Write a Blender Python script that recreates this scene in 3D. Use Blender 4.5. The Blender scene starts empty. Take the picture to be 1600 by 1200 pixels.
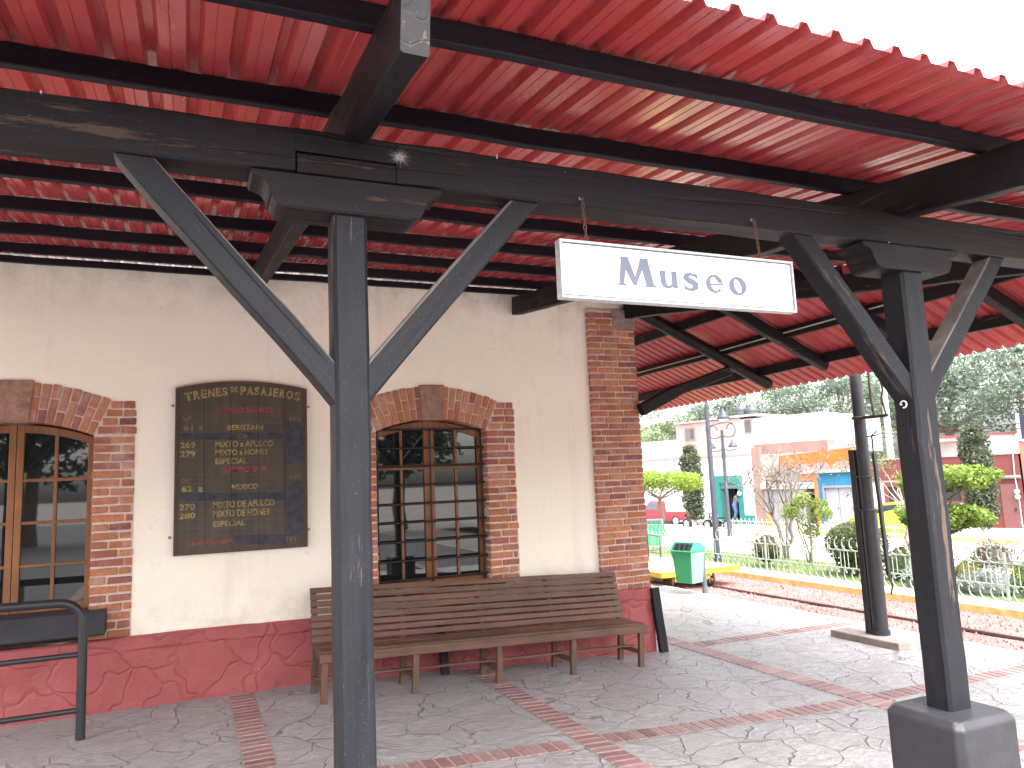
import bpy, math, random
from mathutils import Vector, Matrix
R = random.Random(7)
PI = math.pi
scene = bpy.context.scene
COL = scene.collection

# ------------------------------------------------------------------ helpers
class MB:
    """collects shapes and links them as ONE mesh object"""
    def __init__(s): s.v = []; s.f = []; s.c = []; s.sm = []
    def add(s, vs, fs, col=None, smooth=False):
        o = len(s.v); s.v.extend([tuple(v) for v in vs])
        for f in fs:
            s.f.append([i + o for i in f]); s.c.append(col); s.sm.append(smooth)
    def box(s, x0, x1, y0, y1, z0, z1, col=None, j=0):
        if x0 > x1: x0, x1 = x1, x0
        if y0 > y1: y0, y1 = y1, y0
        if z0 > z1: z0, z1 = z1, z0
        vs = [(x, y, z) for z in (z0, z1) for y in (y0, y1) for x in (x0, x1)]
        if j: vs = [(a + R.uniform(-j, j), b + R.uniform(-j, j), c + R.uniform(-j, j)) for a, b, c in vs]
        s.add(vs, [(0, 2, 3, 1), (4, 5, 7, 6), (0, 1, 5, 4), (2, 6, 7, 3), (0, 4, 6, 2), (1, 3, 7, 5)], col)
    def hexa(s, vs, col=None):
        s.add(vs, [(0, 2, 3, 1), (4, 5, 7, 6), (0, 1, 5, 4), (2, 6, 7, 3), (0, 4, 6, 2), (1, 3, 7, 5)], col)
    def timber(s, p, q, w, h, up=(0, 0, 1), ch=.008, jit=.0025, seg=.16, col=None):
        """hand-hewn bar with chamfered edges from p to q; w across, h along 'up'"""
        p = Vector(p); q = Vector(q); d = (q - p); L = d.length; d.normalize()
        u = Vector(up); u = (u - d * u.dot(d)).normalized(); r = d.cross(u)
        n = max(1, int(L / seg)); a, b = w / 2, h / 2
        ring = [(-a, -b + ch), (-a, b - ch), (-a + ch, b), (a - ch, b), (a, b - ch), (a, -b + ch), (a - ch, -b), (-a + ch, -b)]
        vs = []
        for i in range(n + 1):
            c = p + d * (L * i / n); ox = R.gauss(0, jit); oy = R.gauss(0, jit)
            for x, y in ring:
                vs.append(c + r * (x + ox + R.gauss(0, jit * .35)) + u * (y + oy + R.gauss(0, jit * .35)))
        fs = []
        for i in range(n):
            for k in range(8):
                k2 = (k + 1) % 8
                fs.append((i * 8 + k, i * 8 + k2, i * 8 + 8 + k2, i * 8 + 8 + k))
        fs.append(tuple(range(8))[::-1]); fs.append(tuple(n * 8 + k for k in range(8)))
        s.add(vs, [f[::-1] for f in fs], col)
    def tube(s, pts, r, n=8, col=None, smooth=True, cap=True):
        pts = [Vector(p) for p in pts]; m = len(pts)
        rr = r if isinstance(r, (list, tuple)) else [r] * m
        vs = []; prev = None
        for i, p in enumerate(pts):
            t = (pts[min(i + 1, m - 1)] - pts[max(i - 1, 0)])
            if t.length < 1e-9: t = Vector((0, 0, 1))
            t.normalize()
            if prev is None:
                a = Vector((0, 0, 1)) if abs(t.z) < .9 else Vector((1, 0, 0))
                u = t.cross(a).normalized()
            else:
                u = (prev - t * prev.dot(t)).normalized()
            prev = u; w = t.cross(u)
            for k in range(n):
                an = 2 * PI * k / n
                vs.append(p + (u * math.cos(an) + w * math.sin(an)) * rr[i])
        fs = [(i * n + k, i * n + (k + 1) % n, (i + 1) * n + (k + 1) % n, (i + 1) * n + k) for i in range(m - 1) for k in range(n)]
        s.add(vs, fs, col, smooth)
        if cap: s.add(vs[:n], [tuple(range(n))[::-1]], col); s.add(vs[-n:], [tuple(range(n))], col)
    def prism(s, poly, f0, f1, col=None):
        """poly: 2D points; f0/f1 map a 2D point to 3D (front and back)"""
        n = len(poly); vs = [f0(*q) for q in poly] + [f1(*q) for q in poly]
        s.add(vs, [tuple(range(n)), tuple(range(2 * n - 1, n - 1, -1))] + [((i + 1) % n, i, n + i, n + (i + 1) % n) for i in range(n)], col)
    def lathe(s, c, prof, n=14, col=None, smooth=True):
        cx, cy, cz = c; vs = []
        for r, z in prof:
            for k in range(n): vs.append((cx + r * math.cos(2 * PI * k / n), cy + r * math.sin(2 * PI * k / n), cz + z))
        fs = [(i * n + k, i * n + (k + 1) % n, (i + 1) * n + (k + 1) % n, (i + 1) * n + k) for i in range(len(prof) - 1) for k in range(n)]
        s.add(vs, fs, col, smooth)
    def leaves(s, c, rad, n, size, col, shell=.5, flat=.0, var=.25, dark=.55):
        """leaf-sized faces through an ellipsoid volume, darker low and inside"""
        cx, cy, cz = c
        for _ in range(n):
            while True:
                x, y, z = R.uniform(-1, 1), R.uniform(-1, 1), R.uniform(-1, 1)
                d = math.sqrt(x * x + y * y + z * z)
                if d <= 1 and d > 1e-3: break
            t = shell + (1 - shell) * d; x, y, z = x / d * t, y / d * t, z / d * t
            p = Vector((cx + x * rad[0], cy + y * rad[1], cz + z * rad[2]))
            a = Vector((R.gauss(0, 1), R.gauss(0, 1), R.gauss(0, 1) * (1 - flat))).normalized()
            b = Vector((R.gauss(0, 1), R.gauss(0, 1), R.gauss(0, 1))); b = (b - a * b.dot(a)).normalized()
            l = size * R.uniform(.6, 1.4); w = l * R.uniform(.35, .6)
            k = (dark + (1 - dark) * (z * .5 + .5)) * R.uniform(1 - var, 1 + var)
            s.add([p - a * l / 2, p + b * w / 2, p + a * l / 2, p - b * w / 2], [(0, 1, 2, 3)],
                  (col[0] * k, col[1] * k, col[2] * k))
    def core(s, c, rad, col):
        n, k = 10, 14; vs = []
        for i in range(n + 1):
            a = PI * i / n
            for j in range(k):
                b = 2 * PI * j / k; q = R.uniform(.88, 1.08); vs.append((c[0] + rad[0] * q * math.sin(a) * math.cos(b), c[1] + rad[1] * q * math.sin(a) * math.sin(b), c[2] + rad[2] * q * math.cos(a)))
        s.add(vs, [(i * k + j, i * k + (j + 1) % k, (i + 1) * k + (j + 1) % k, (i + 1) * k + j) for i in range(n) for j in range(k)], col)
    def build(s, name, mat, parent=None, bevel=0, solid=0):
        me = bpy.data.meshes.new(name); me.from_pydata(s.v, [], s.f)
        if any(c is not None for c in s.c):
            at = me.color_attributes.new('Col', 'FLOAT_COLOR', 'CORNER'); buf = []
            for f, c in zip(s.f, s.c):
                c = c or (1, 1, 1); buf.extend([c[0], c[1], c[2], 1.0] * len(f))
            at.data.foreach_set('color', buf)
        me.polygons.foreach_set('use_smooth', s.sm)
        me.materials.append(mat); me.update()
        o = bpy.data.objects.new(name, me); COL.objects.link(o)
        if parent:
            o.parent = parent; o.matrix_parent_inverse = Matrix.Translation(parent.location).inverted() if parent.get('_abs') else Matrix()
        if bevel:
            m = o.modifiers.new('Bevel', 'BEVEL'); m.width = bevel; m.segments = 2; m.limit_method = 'ANGLE'
        return o

def thing(name, label, cat, loc=(0, 0, 0), group=None):
    o = bpy.data.objects.new(name, None); COL.objects.link(o)
    o.location = loc; o.empty_display_size = .1; o['_abs'] = 1
    bpy.context.view_layer.update()
    tag(o, label, cat, group); return o
def tag(o, label, cat, group=None):
    o['label'] = label; o['category'] = cat
    if group: o['group'] = group
    return o
def struct(o): o['kind'] = 'structure'; return o
def copy_thing(src, label, offset, group=None):
    r = src.copy(); COL.objects.link(r); r['label'] = label
    r.location = Vector(src.location) + Vector(offset)
    if group: r['group'] = group
    for ch in list(src.children):
        c = ch.copy(); COL.objects.link(c); c.parent = r
        for g in list(ch.children):
            d = g.copy(); COL.objects.link(d); d.parent = c
    return r
def gauss_col(c, v=.12):
    k = 1 + R.gauss(0, v); return (max(0, c[0] * k), max(0, c[1] * k), max(0, c[2] * k))

# ------------------------------------------------------------------ materials
class NT:
    def __init__(s, name):
        s.m = bpy.data.materials.new(name); s.m.use_nodes = True
        s.t = s.m.node_tree; s.b = s.t.nodes['Principled BSDF']; s.L = s.t.links
        s.co = s.t.nodes.new('ShaderNodeTexCoord').outputs['Object']
    def n(s, typ, **kw):
        nd = s.t.nodes.new(typ)
        for k, v in kw.items():
            if k in nd.inputs: nd.inputs[k].default_value = v
            else: setattr(nd, k, v)
        return nd
    def l(s, a, b): s.L.new(a, b)
    def map(s, scale, loc=(0, 0, 0), src=None):
        m = s.n('ShaderNodeMapping'); m.inputs['Scale'].default_value = scale; m.inputs['Location'].default_value = loc
        s.l(src or s.co, m.inputs['Vector']); return m.outputs[0]
    def noise(s, scale, vec=None, detail=5, rough=.6, dist=0):
        nd = s.n('ShaderNodeTexNoise'); nd.inputs['Scale'].default_value = scale; nd.inputs['Detail'].default_value = detail
        nd.inputs['Roughness'].default_value = rough; nd.inputs['Distortion'].default_value = dist
        s.l(vec or s.co, nd.inputs['Vector']); return nd.outputs['Fac']
    def ramp(s, fac, stops):
        r = s.n('ShaderNodeValToRGB'); e = r.color_ramp.elements
        while len(e) < len(stops): e.new(.5)
        for i, (p, c) in enumerate(stops):
            e[i].position = p; e[i].color = (c[0], c[1], c[2], 1) if isinstance(c, (tuple, list)) else (c, c, c, 1)
        s.l(fac, r.inputs[0]); return r.outputs[0]
    def mix(s, fac, a, b, mode='MIX'):
        m = s.n('ShaderNodeMix', data_type='RGBA', blend_type=mode)
        for si, val in ((0, fac), (6, a), (7, b)):
            sock = m.inputs[si]
            if hasattr(val, 'is_output'): s.l(val, sock)
            elif isinstance(val, (tuple, list)): sock.default_value = (*val[:3], 1)
            else: sock.default_value = val if si == 0 else (val, val, val, 1)
        return m.outputs[2]
    def math(s, op, a, b=0.):
        m = s.n('ShaderNodeMath', operation=op)
        for i, v in enumerate((a, b)):
            if hasattr(v, 'is_output'): s.l(v, m.inputs[i])
            else: m.inputs[i].default_value = v
        return m.outputs[0]
    def attr(s):
        a = s.n('ShaderNodeAttribute'); a.attribute_name = 'Col'; return a.outputs['Color']
    def bump(s, h, strength=.3, dist=.01):
        b = s.n('ShaderNodeBump'); b.inputs['Strength'].default_value = strength; b.inputs['Distance'].default_value = dist
        s.l(h, b.inputs['Height']); s.l(b.outputs[0], s.b.inputs['Normal'])
    def base(s, c):
        if hasattr(c, 'is_output'): s.l(c, s.b.inputs['Base Color'])
        else: s.b.inputs['Base Color'].default_value = (*c, 1)
    def set(s, **kw):
        for k, v in kw.items():
            k = {'rough': 'Roughness', 'metal': 'Metallic', 'spec': 'Specular IOR Level', 'coat': 'Coat Weight'}[k]
            if hasattr(v, 'is_output'): s.l(v, s.b.inputs[k])
            else: s.b.inputs[k].default_value = v

def mat(name, c=None, rough=.6, metal=0, var=.18, sc=6, bump=.15, bsc=60, stretch=None, spec=.4, rvar=.12):
    """painted / plain surface with mottling; c None = colour attribute"""
    N = NT(name); v = N.map(stretch) if stretch else N.co
    f = N.noise(sc, v); k = N.ramp(f, [(.25, 1 - var * 1.3), (.75, 1 + var * .6 if var < .6 else 1)])
    b = N.attr() if c is None else c
    N.base(N.mix(1.0, b, k, 'MULTIPLY'))
    f2 = N.noise(bsc, v, 4)
    N.set(rough=N.math('ADD', N.math('MULTIPLY', f2, rvar * 2), rough - rvar), metal=metal, spec=spec)
    if bump: N.bump(f2, bump, .006)
    return N.m

def wood_dark(name, axis, worn=.5, base=(.0078, .0050, .0062), rot=0, crk=1., wcol=(.085, .055, .038), dust=0):
    """blackish bluish painted timber, grain along the given axis, worn to brown"""
    N = NT(name)
    if rot:
        mp = N.n('ShaderNodeMapping'); mp.inputs['Rotation'].default_value = (0, rot, 0); N.l(N.co, mp.inputs['Vector']); N.co = mp.outputs[0]
    st = [26, 26, 26]; st[axis] = 1.6; v = N.map(st)
    stc = [13, 13, 13]; stc[axis] = .3
    st2 = [7, 7, 7]; st2[axis] = .7; v2 = N.map(st2, (3, 1, 2))
    g = N.noise(1., v, 6, .65); big = N.noise(2.2, N.co, 4)
    c = N.mix(N.ramp(g, [(.3, 0), (.75, 1)]), tuple(x * .62 for x in base), tuple(x * 1.55 for x in base))
    c = N.mix(N.ramp(big, [(.4, 0), (.7, .45)]), c, (base[0] * 1.7, base[1] * 1.75, base[2] * 1.85))
    w = N.noise(1.3, v2, 7, .72); lo = .625 - worn * .045
    mask = N.ramp(w, [(lo, 0), (lo + .035, 1)])
    c = N.mix(N.math('MULTIPLY', mask, .8), c, wcol)
    cr = N.noise(.55, N.map(stc, (9, 4, 7)), 2, .5)
    crack = N.ramp(cr, [(.485, 0), (.496, 1), (.504, 1), (.515, 0)]); crack = N.math('MULTIPLY', crack, N.ramp(N.noise(1.1, N.co, 2), [(.48, 0), (.56, crk)]))
    c = N.mix(N.math('MULTIPLY', crack, .85), c, (.006, .005, .006))
    sp = N.noise(190, N.co, 2); c = N.mix(N.math('MULTIPLY', N.ramp(sp, [(.70, 0), (.73, 1)]), .35), c, (.3, .28, .27))
    ge = N.n('ShaderNodeNewGeometry'); sx = N.n('ShaderNodeSeparateXYZ'); N.l(ge.outputs['Normal'], sx.inputs[0])
    if dust: c = N.mix(N.math('MULTIPLY', N.ramp(sx.outputs[2], [(.25, 0), (.5, 1)]), N.ramp(N.noise(6, N.co, 4), [(.3, dust), (.6, dust * .55)])), c, (.34, .29, .26))
    fine_ = N.ramp(N.noise(1.6, N.map([x * 2.2 for x in st], (2, 2, 5)), 4), [(.62, 0), (.72, 1)]); c = N.mix(N.math('MULTIPLY', fine_, .30), c, tuple(x * 5 for x in base))
    side = N.ramp(N.math('ABSOLUTE', sx.outputs[axis]), [(.8, 1), (.95, .12)]) if not rot else 1.
    N.base(c); N.set(rough=N.ramp(g, [(.2, .45), (.8, .70)]), spec=.27)
    N.bump(N.math('MULTIPLY', N.math('SUBTRACT', N.math('ADD', g, N.math('MULTIPLY', mask, -.35)), N.math('MULTIPLY', crack, 1.1)), side), .55, .006)
    return N.m

def plaster(name, c, dirt=(.42, .34, .27)):
    N = NT(name); a = N.noise(1.3, N.co, 6, .6); b = N.noise(9, N.co, 5); st = N.noise(1, N.map((5, 5, .5)), 5)
    col = N.mix(N.ramp(a, [(.35, 0), (.75, .35)]), c, tuple(x * .86 for x in c))
    col = N.mix(N.ramp(st, [(.58, 0), (.8, .22)]), col, dirt)
    sp = N.ramp(N.noise(14, N.co, 3), [(.70, 0), (.76, 1)]); col = N.mix(N.math('MULTIPLY', sp, .28), col, dirt)
    sx = N.n('ShaderNodeSeparateXYZ'); N.l(N.co, sx.inputs[0]); zz = sx.outputs[2]
    low = N.n('ShaderNodeMapRange'); low.inputs[1].default_value = 1.0; low.inputs[2].default_value = .45; N.l(zz, low.inputs[0])
    top = N.n('ShaderNodeMapRange'); top.inputs[1].default_value = 3.1; top.inputs[2].default_value = 3.6; N.l(zz, top.inputs[0])
    gr = N.math('MULTIPLY', N.ramp(N.noise(4.5, N.co, 6, .7), [(.42, 0), (.7, 1)]), N.math('ADD', N.math('MULTIPLY', low.outputs[0], .5), N.math('MULTIPLY', top.outputs[0], .55)))
    col = N.mix(gr, col, dirt)
    ck = N.math('MULTIPLY', N.ramp(N.noise(2.3, N.co, 7, .55, .6), [(.492, 0), (.5, 1), (.508, 0)]), N.ramp(N.noise(.8, N.map((1, 1, 1), (5, 2, 8)), 2), [(.55, 0), (.65, 1)]))
    col = N.mix(N.math('MULTIPLY', ck, .12), col, (.25, .2, .16))
    N.base(col); N.set(rough=.85, spec=.2)
    N.bump(N.math('ADD', N.math('MULTIPLY', a, 1.2), N.math('MULTIPLY', b, .25)), .35, .02); return N.m

def floor_mat(name, c1=(.60, .58, .58), c2=(.46, .442, .445)):
    N = NT(name)
    w = N.n('ShaderNodeTexNoise'); w.inputs['Scale'].default_value = 2.1; w.inputs['Detail'].default_value = 3
    N.l(N.co, w.inputs['Vector'])
    off = N.n('ShaderNodeVectorMath', operation='MULTIPLY_ADD'); N.l(w.outputs['Color'], off.inputs[0]); off.inputs[1].default_value = (.55, .55, 0); N.l(N.co, off.inputs[2])
    flat = N.map((1, .92, 0), src=off.outputs[0])
    vo = N.n('ShaderNodeTexVoronoi', feature='DISTANCE_TO_EDGE'); vo.inputs['Scale'].default_value = 2.9; N.l(flat, vo.inputs['Vector'])
    vc = N.n('ShaderNodeTexVoronoi'); vc.inputs['Scale'].default_value = 2.9; N.l(flat, vc.inputs['Vector'])
    d = vo.outputs['Distance']; brk = N.noise(1.7, N.map((1, 1, 1), (4, 7, 1)), 3)
    joint = N.math('MULTIPLY', N.ramp(d, [(.0, 1), (.008, .8), (.020, 0)]), N.ramp(brk, [(.36, .4), (.58, 1)]))
    lip = N.math('MULTIPLY', N.ramp(d, [(.014, 0), (.026, 1), (.045, 0)]), N.ramp(brk, [(.35, 1), (.6, .35)]))
    fine = N.noise(45, N.co, 6, .75); big = N.noise(.9, N.co, 4); rag = N.noise(5.5, N.map((1, 2.6, 1)), 7, .68, 1.8); rg2 = N.noise(9, N.map((1.6, 2.8, 1), (3, 9, 0)), 5, .6, 2.2)
    rip = N.ramp(rg2, [(.36, 0), (.375, 1), (.40, 0), (.47, 0), (.485, 1), (.51, 0), (.58, 0), (.595, 1), (.62, 0)])
    c = N.mix(N.ramp(big, [(.3, 0), (.7, 1)]), c2, c1)
    hs = N.n('ShaderNodeSeparateColor'); N.l(vc.outputs['Color'], hs.inputs[0])
    c = N.mix(N.math('MULTIPLY', hs.outputs[0], .32), c, (.36, .30, .31))
    c = N.mix(N.math('MULTIPLY', hs.outputs[1], .22), c, (.52, .50, .50))
    c = N.mix(N.math('MULTIPLY', N.ramp(rag, [(.40, 1), (.56, 0)]), .6), c, (.25, .23, .235))
    c = N.mix(N.math('MULTIPLY', N.ramp(fine, [(.5, 0), (.78, 1)]), .4), c, (.60, .57, .57))
    c = N.mix(N.math('MULTIPLY', rip, .42), c, (.68, .64, .64)); c = N.mix(N.math('MULTIPLY', lip, .42), c, (.62, .58, .58))
    c = N.mix(N.math('MULTIPLY', joint, .6), c, (.15, .115, .12))
    N.base(c); N.set(rough=N.ramp(rag, [(.3, .30), (.7, .58)]), spec=.5)
    h = N.math('ADD', N.math('ADD', N.math('MULTIPLY', rag, 1.3), N.math('MULTIPLY', rip, .35)), N.math('MULTIPLY', fine, .3))
    h = N.math('ADD', h, N.math('SUBTRACT', N.math('MULTIPLY', lip, .4), N.math('MULTIPLY', joint, 1.6)))
    N.bump(h, 1., .022); return N.m

def brick_mat(name, eff=True):
    N = NT(name); a = N.attr(); f = N.noise(30, N.co, 6, .7); g = N.noise(120, N.co, 4)
    c = N.mix(1.0, a, N.ramp(f, [(.25, .62), (.75, 1.15)]), 'MULTIPLY')
    if eff:
        e = N.noise(5, N.co, 5, .7)
        c = N.mix(N.math('MULTIPLY', N.ramp(e, [(.50, 0), (.68, 1)]), .5), c, (.56, .42, .36))
    N.base(c); N.set(rough=.85, spec=.2); N.bump(N.math('ADD', f, N.math('MULTIPLY', g, .5)), .6, .006); return N.m

def plinth_mat(name):
    N = NT(name)
    w = N.n('ShaderNodeTexNoise'); w.inputs['Scale'].default_value = 2.4; N.l(N.co, w.inputs['Vector'])
    off = N.n('ShaderNodeVectorMath', operation='MULTIPLY_ADD'); N.l(w.outputs['Color'], off.inputs[0]); off.inputs[1].default_value = (.9, 0, .9); N.l(N.co, off.inputs[2])
    vo = N.n('ShaderNodeTexVoronoi', feature='DISTANCE_TO_EDGE'); vo.inputs['Scale'].default_value = 2.6; N.l(off.outputs[0], vo.inputs['Vector'])
    ridge = N.ramp(vo.outputs['Distance'], [(0, 1), (.018, .6), (.05, 0)])
    n1 = N.noise(3, N.co, 6); n2 = N.noise(28, N.co, 5)
    c = N.mix(N.ramp(n1, [(.3, 0), (.7, 1)]), (.29, .062, .060), (.37, .095, .09))
    c = N.mix(N.math('MULTIPLY', ridge, .18), c, (.20, .045, .042))
    chip = N.ramp(N.noise(20, N.co, 4, .6), [(.71, 0), (.73, 1)]); c = N.mix(N.math('MULTIPLY', chip, .6), c, (.55, .45, .42))
    N.base(c); N.set(rough=.55, spec=.35)
    N.bump(N.math('ADD', N.math('ADD', N.math('MULTIPLY', ridge, -.4), N.math('MULTIPLY', n1, 1.1)), N.math('MULTIPLY', n2, .3)), .6, .03); return N.m

def sheet_mat(name, axis, r0=.15, r1=.30, sp=.8):
    N = NT(name); st = [9, 9, 9]; st[axis] = .35; s1 = N.noise(1.4, N.map(st), 5); a = N.noise(1.1, N.co, 5); sc = N.noise(1, N.map([x * 7 for x in st]), 3)
    c = N.mix(N.ramp(a, [(.3, 0), (.7, 1)]), (.36, .042, .044), (.43, .060, .060))
    c = N.mix(N.math('MULTIPLY', N.ramp(s1, [(.5, 0), (.8, 1)]), .35), c, (.23, .030, .028))
    c = N.mix(N.math('MULTIPLY', N.ramp(sc, [(.72, 0), (.76, 1)]), .3), c, (.62, .30, .27))
    N.base(c); N.set(rough=N.ramp(s1, [(.3, r0), (.7, r1)]), spec=sp); return N.m

def plank_mat(name, axis, c1, c2, rough=.6, gsc=1.):
    N = NT(name); st = [30, 30, 30]; st[axis] = 1.3; g = N.noise(gsc, N.map(st), 6, .65, .4); b = N.noise(3.2, N.co, 4)
    c = N.mix(N.ramp(g, [(.3, 0), (.72, 1)]), c1, c2)
    c = N.mix(N.math('MULTIPLY', N.ramp(b, [(.4, 0), (.75, 1)]), .5), c, tuple(x * .5 for x in c1))
    N.base(c); N.set(rough=rough, spec=.35); N.bump(g, .4, .004); return N.m

def gravel_mat(name, c1, c2, sc=28):
    N = NT(name); v = N.n('ShaderNodeTexVoronoi'); v.inputs['Scale'].default_value = sc; N.l(N.co, v.inputs['Vector'])
    h = N.n('ShaderNodeSeparateColor'); N.l(v.outputs['Color'], h.inputs[0]); n = N.noise(1.5, N.co, 5)
    c = N.mix(h.outputs[0], c1, c2); c = N.mix(N.ramp(n, [(.35, 0), (.7, .5)]), c, tuple(x * .55 for x in c1))
    N.base(c); N.set(rough=.9, spec=.2); N.bump(N.math('SUBTRACT', 1., v.outputs['Distance']), .8, .03); return N.m

def leaf_mat(name):
    N = NT(name); N.base(N.attr()); N.set(rough=.55, spec=.3)
    tr = N.n('ShaderNodeBsdfTranslucent'); N.l(N.attr(), tr.inputs[0]); mx = N.n('ShaderNodeMixShader'); mx.inputs[0].default_value = .35
    N.l(N.b.outputs[0], mx.inputs[1]); N.l(tr.outputs[0], mx.inputs[2]); N.l(mx.outputs[0], N.t.nodes['Material Output'].inputs[0]); return N.m

def glass_dark(name):
    N = NT(name); N.base((.012, .013, .015)); N.set(rough=.02, spec=.95); N.b.inputs['IOR'].default_value = 1.5
    f = N.noise(1.2, N.co, 1); N.bump(f, .02, .01); return N.m

WX, WY, WZ = wood_dark('timber_x', 0), wood_dark('timber_y', 1), wood_dark('timber_z', 2, 1.0, (.0085, .0086, .0118), wcol=(.105, .074, .058))
WB = wood_dark('timber_brace', 2, .4, (.0080, .0077, .0106), .71, wcol=(.08, .058, .046), dust=.75); WB2 = wood_dark('timber_brace_b', 2, .7, (.0080, .0077, .0106), -.71, wcol=(.08, .058, .046), dust=.75)
WP = wood_dark('purlin_wood', 0, .1, (.007, .0045, .0085), crk=0)
WPY = wood_dark('purlin_wood_y', 1, .3, (.012, .0085, .0085), crk=0)
CREAM = plaster('cream_plaster', (.92, .85, .72)); PLINTH = plinth_mat('red_plinth'); BRICK = brick_mat('brick'); MORTAR = mat('mortar', (.68, .53, .46), .9, var=.25, sc=14, bump=.5)
STONE = mat('keystone_stone', (.33, .20, .14), .9, var=.35, sc=18, bump=.6)
SHEET = sheet_mat('red_sheet', 1); SHEETX = sheet_mat('red_sheet_side', 0, .38, .5, .35)
FLOOR = floor_mat('stamped_concrete')
BANDM = NT('band_brick'); _f = BANDM.noise(22, BANDM.co, 6, .7)
BANDM.base(BANDM.mix(1., BANDM.attr(), BANDM.ramp(_f, [(.25, .65), (.75, 1.15)]), 'MULTIPLY')); BANDM.set(rough=.55, spec=.4); BANDM.bump(_f, .5, .008); BANDM = BANDM.m
BLACKP = mat('black_paint', (.022, .023, .028), .42, var=.3, sc=12, bump=.12, spec=.5)
BLOCKP = mat('block_paint', (.030, .030, .036), .5, var=.25, sc=7, bump=.35, bsc=45)
FRAMEW = plank_mat('window_wood', 2, (.20, .078, .027), (.30, .125, .05), .42, 1.)
BENCHW = plank_mat('bench_wood', 0, (.085, .046, .031), (.185, .100, .064), .55)
BENCHL = plank_mat('bench_leg_wood', 2, (.082, .046, .031), (.17, .096, .061), .6)
GLASS = glass_dark('window_glass'); IRON = mat('dark_iron', (.02, .018, .02), .5, var=.3)
ATTR = mat('coloured_paint', None, .55, var=.16, sc=3, bump=.1, bsc=30); WALLP = mat('street_wall', None, .85, var=.2, sc=1.2, bump=.2, bsc=25)
LEAF = leaf_mat('leaf'); BARK = mat('bark', None, .9, var=.4, sc=20, bump=.6, bsc=40)
STEEL = mat('grey_steel', (.32, .32, .33), .35, .8, var=.15); RUST = mat('rusty_chain', (.16, .075, .05), .75, .2, var=.4, sc=40)
GLOSS = mat('car_paint', None, .22, var=.03, bump=0, spec=.6); RUBBER = mat('rubber', (.02, .02, .02), .8, var=.2)
CONC = mat('concrete', (.42, .40, .37), .85, var=.22, sc=4, bump=.4, bsc=50)

# ------------------------------------------------------------------ terrain and setting
def zf(x): return -0.045 * min(max(x - .9, 0), 3.6) - .01 * max(x - 4.5, 0)
GZ = -.305                                  # gravel level
m = MB()
xs = [-30, -3, .9] + [.9 + .36 * i for i in range(1, 11)] + [5.5, 7.4]
ys = [-9, -7, -4, 0, 4, 8, 30]
vs = [(x, y, zf(x)) for y in ys for x in xs]; nx = len(xs)
m.add(vs, [(j * nx + i, j * nx + i + 1, (j + 1) * nx + i + 1, (j + 1) * nx + i) for j in range(len(ys) - 1) for i in range(nx - 1)])
struct(m.build('platform_floor', FLOOR))
m = MB(); m.add([(-60, -60, -.2), (7.3, -60, -.2), (7.3, -9, -.2), (-60, -9, -.2)], [(0, 1, 2, 3)]); m.add([(-60, -9, .004), (2.6, -9, .004), (2.6, -6, .004), (-60, -6, .004)], [(0, 1, 2, 3)]); struct(m.build('yard_and_bounce_cutter', mat('yard_and_cutter_grey', (.075, .075, .08), .8, var=.3, sc=1, bump=.3)))  # near sheet is added, out of view, to cut bounce onto the roof's left
m = MB(); m.box(7.392, 7.46, -40, 30, -.6, zf(7.4) - .002); struct(m.build('platform_edge', CONC))
m = MB(); m.add([(-900, -900, -.56), (900, -900, -.56), (900, 900, -.56), (-900, 900, -.56)], [(0, 1, 2, 3)])
struct(m.build('ground', mat('ground_dirt', (.30, .27, .24), .9, var=.3, sc=.3, bump=.3)))
m = MB(); N_ = 60
gx = [7.46 + 2.12 * i / 12 for i in range(13)]; gy = [-12 + 32 * i / 90 for i in range(91)]
m.add([(x, y, GZ + R.uniform(-.012, .012)) for y in gy for x in gx], [(j * 13 + i, j * 13 + i + 1, (j + 1) * 13 + i + 1, (j + 1) * 13 + i) for j in range(90) for i in range(12)])
struct(m.build('gravel_bed', gravel_mat('red_gravel', (.22, .105, .10), (.33, .18, .165))))
# loose stones on the ballast
m = MB()
for _ in range(2600):
    x = R.uniform(7.5, 9.55); y = R.uniform(-3.5, 9); s_ = R.uniform(.012, .03); c = gauss_col((.26, .135, .125), .25)
    p = [(x + R.uniform(-s_, s_), y + R.uniform(-s_, s_), GZ + h * s_) for h in (0, 0, 0, 1.1)]
    p[0] = (x - s_, y - s_, GZ - .01); p[1] = (x + s_, y - s_ * .6, GZ - .01); p[2] = (x, y + s_, GZ - .01)
    m.add(p, [(0, 1, 3), (1, 2, 3), (2, 0, 3)], c)
o = m.build('ballast_stones', mat('stone_col', None, .9, bump=.3)); o['kind'] = 'stuff'; o['label'] = 'loose reddish ballast stones between platform and kerb'; o['category'] = 'gravel'

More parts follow.
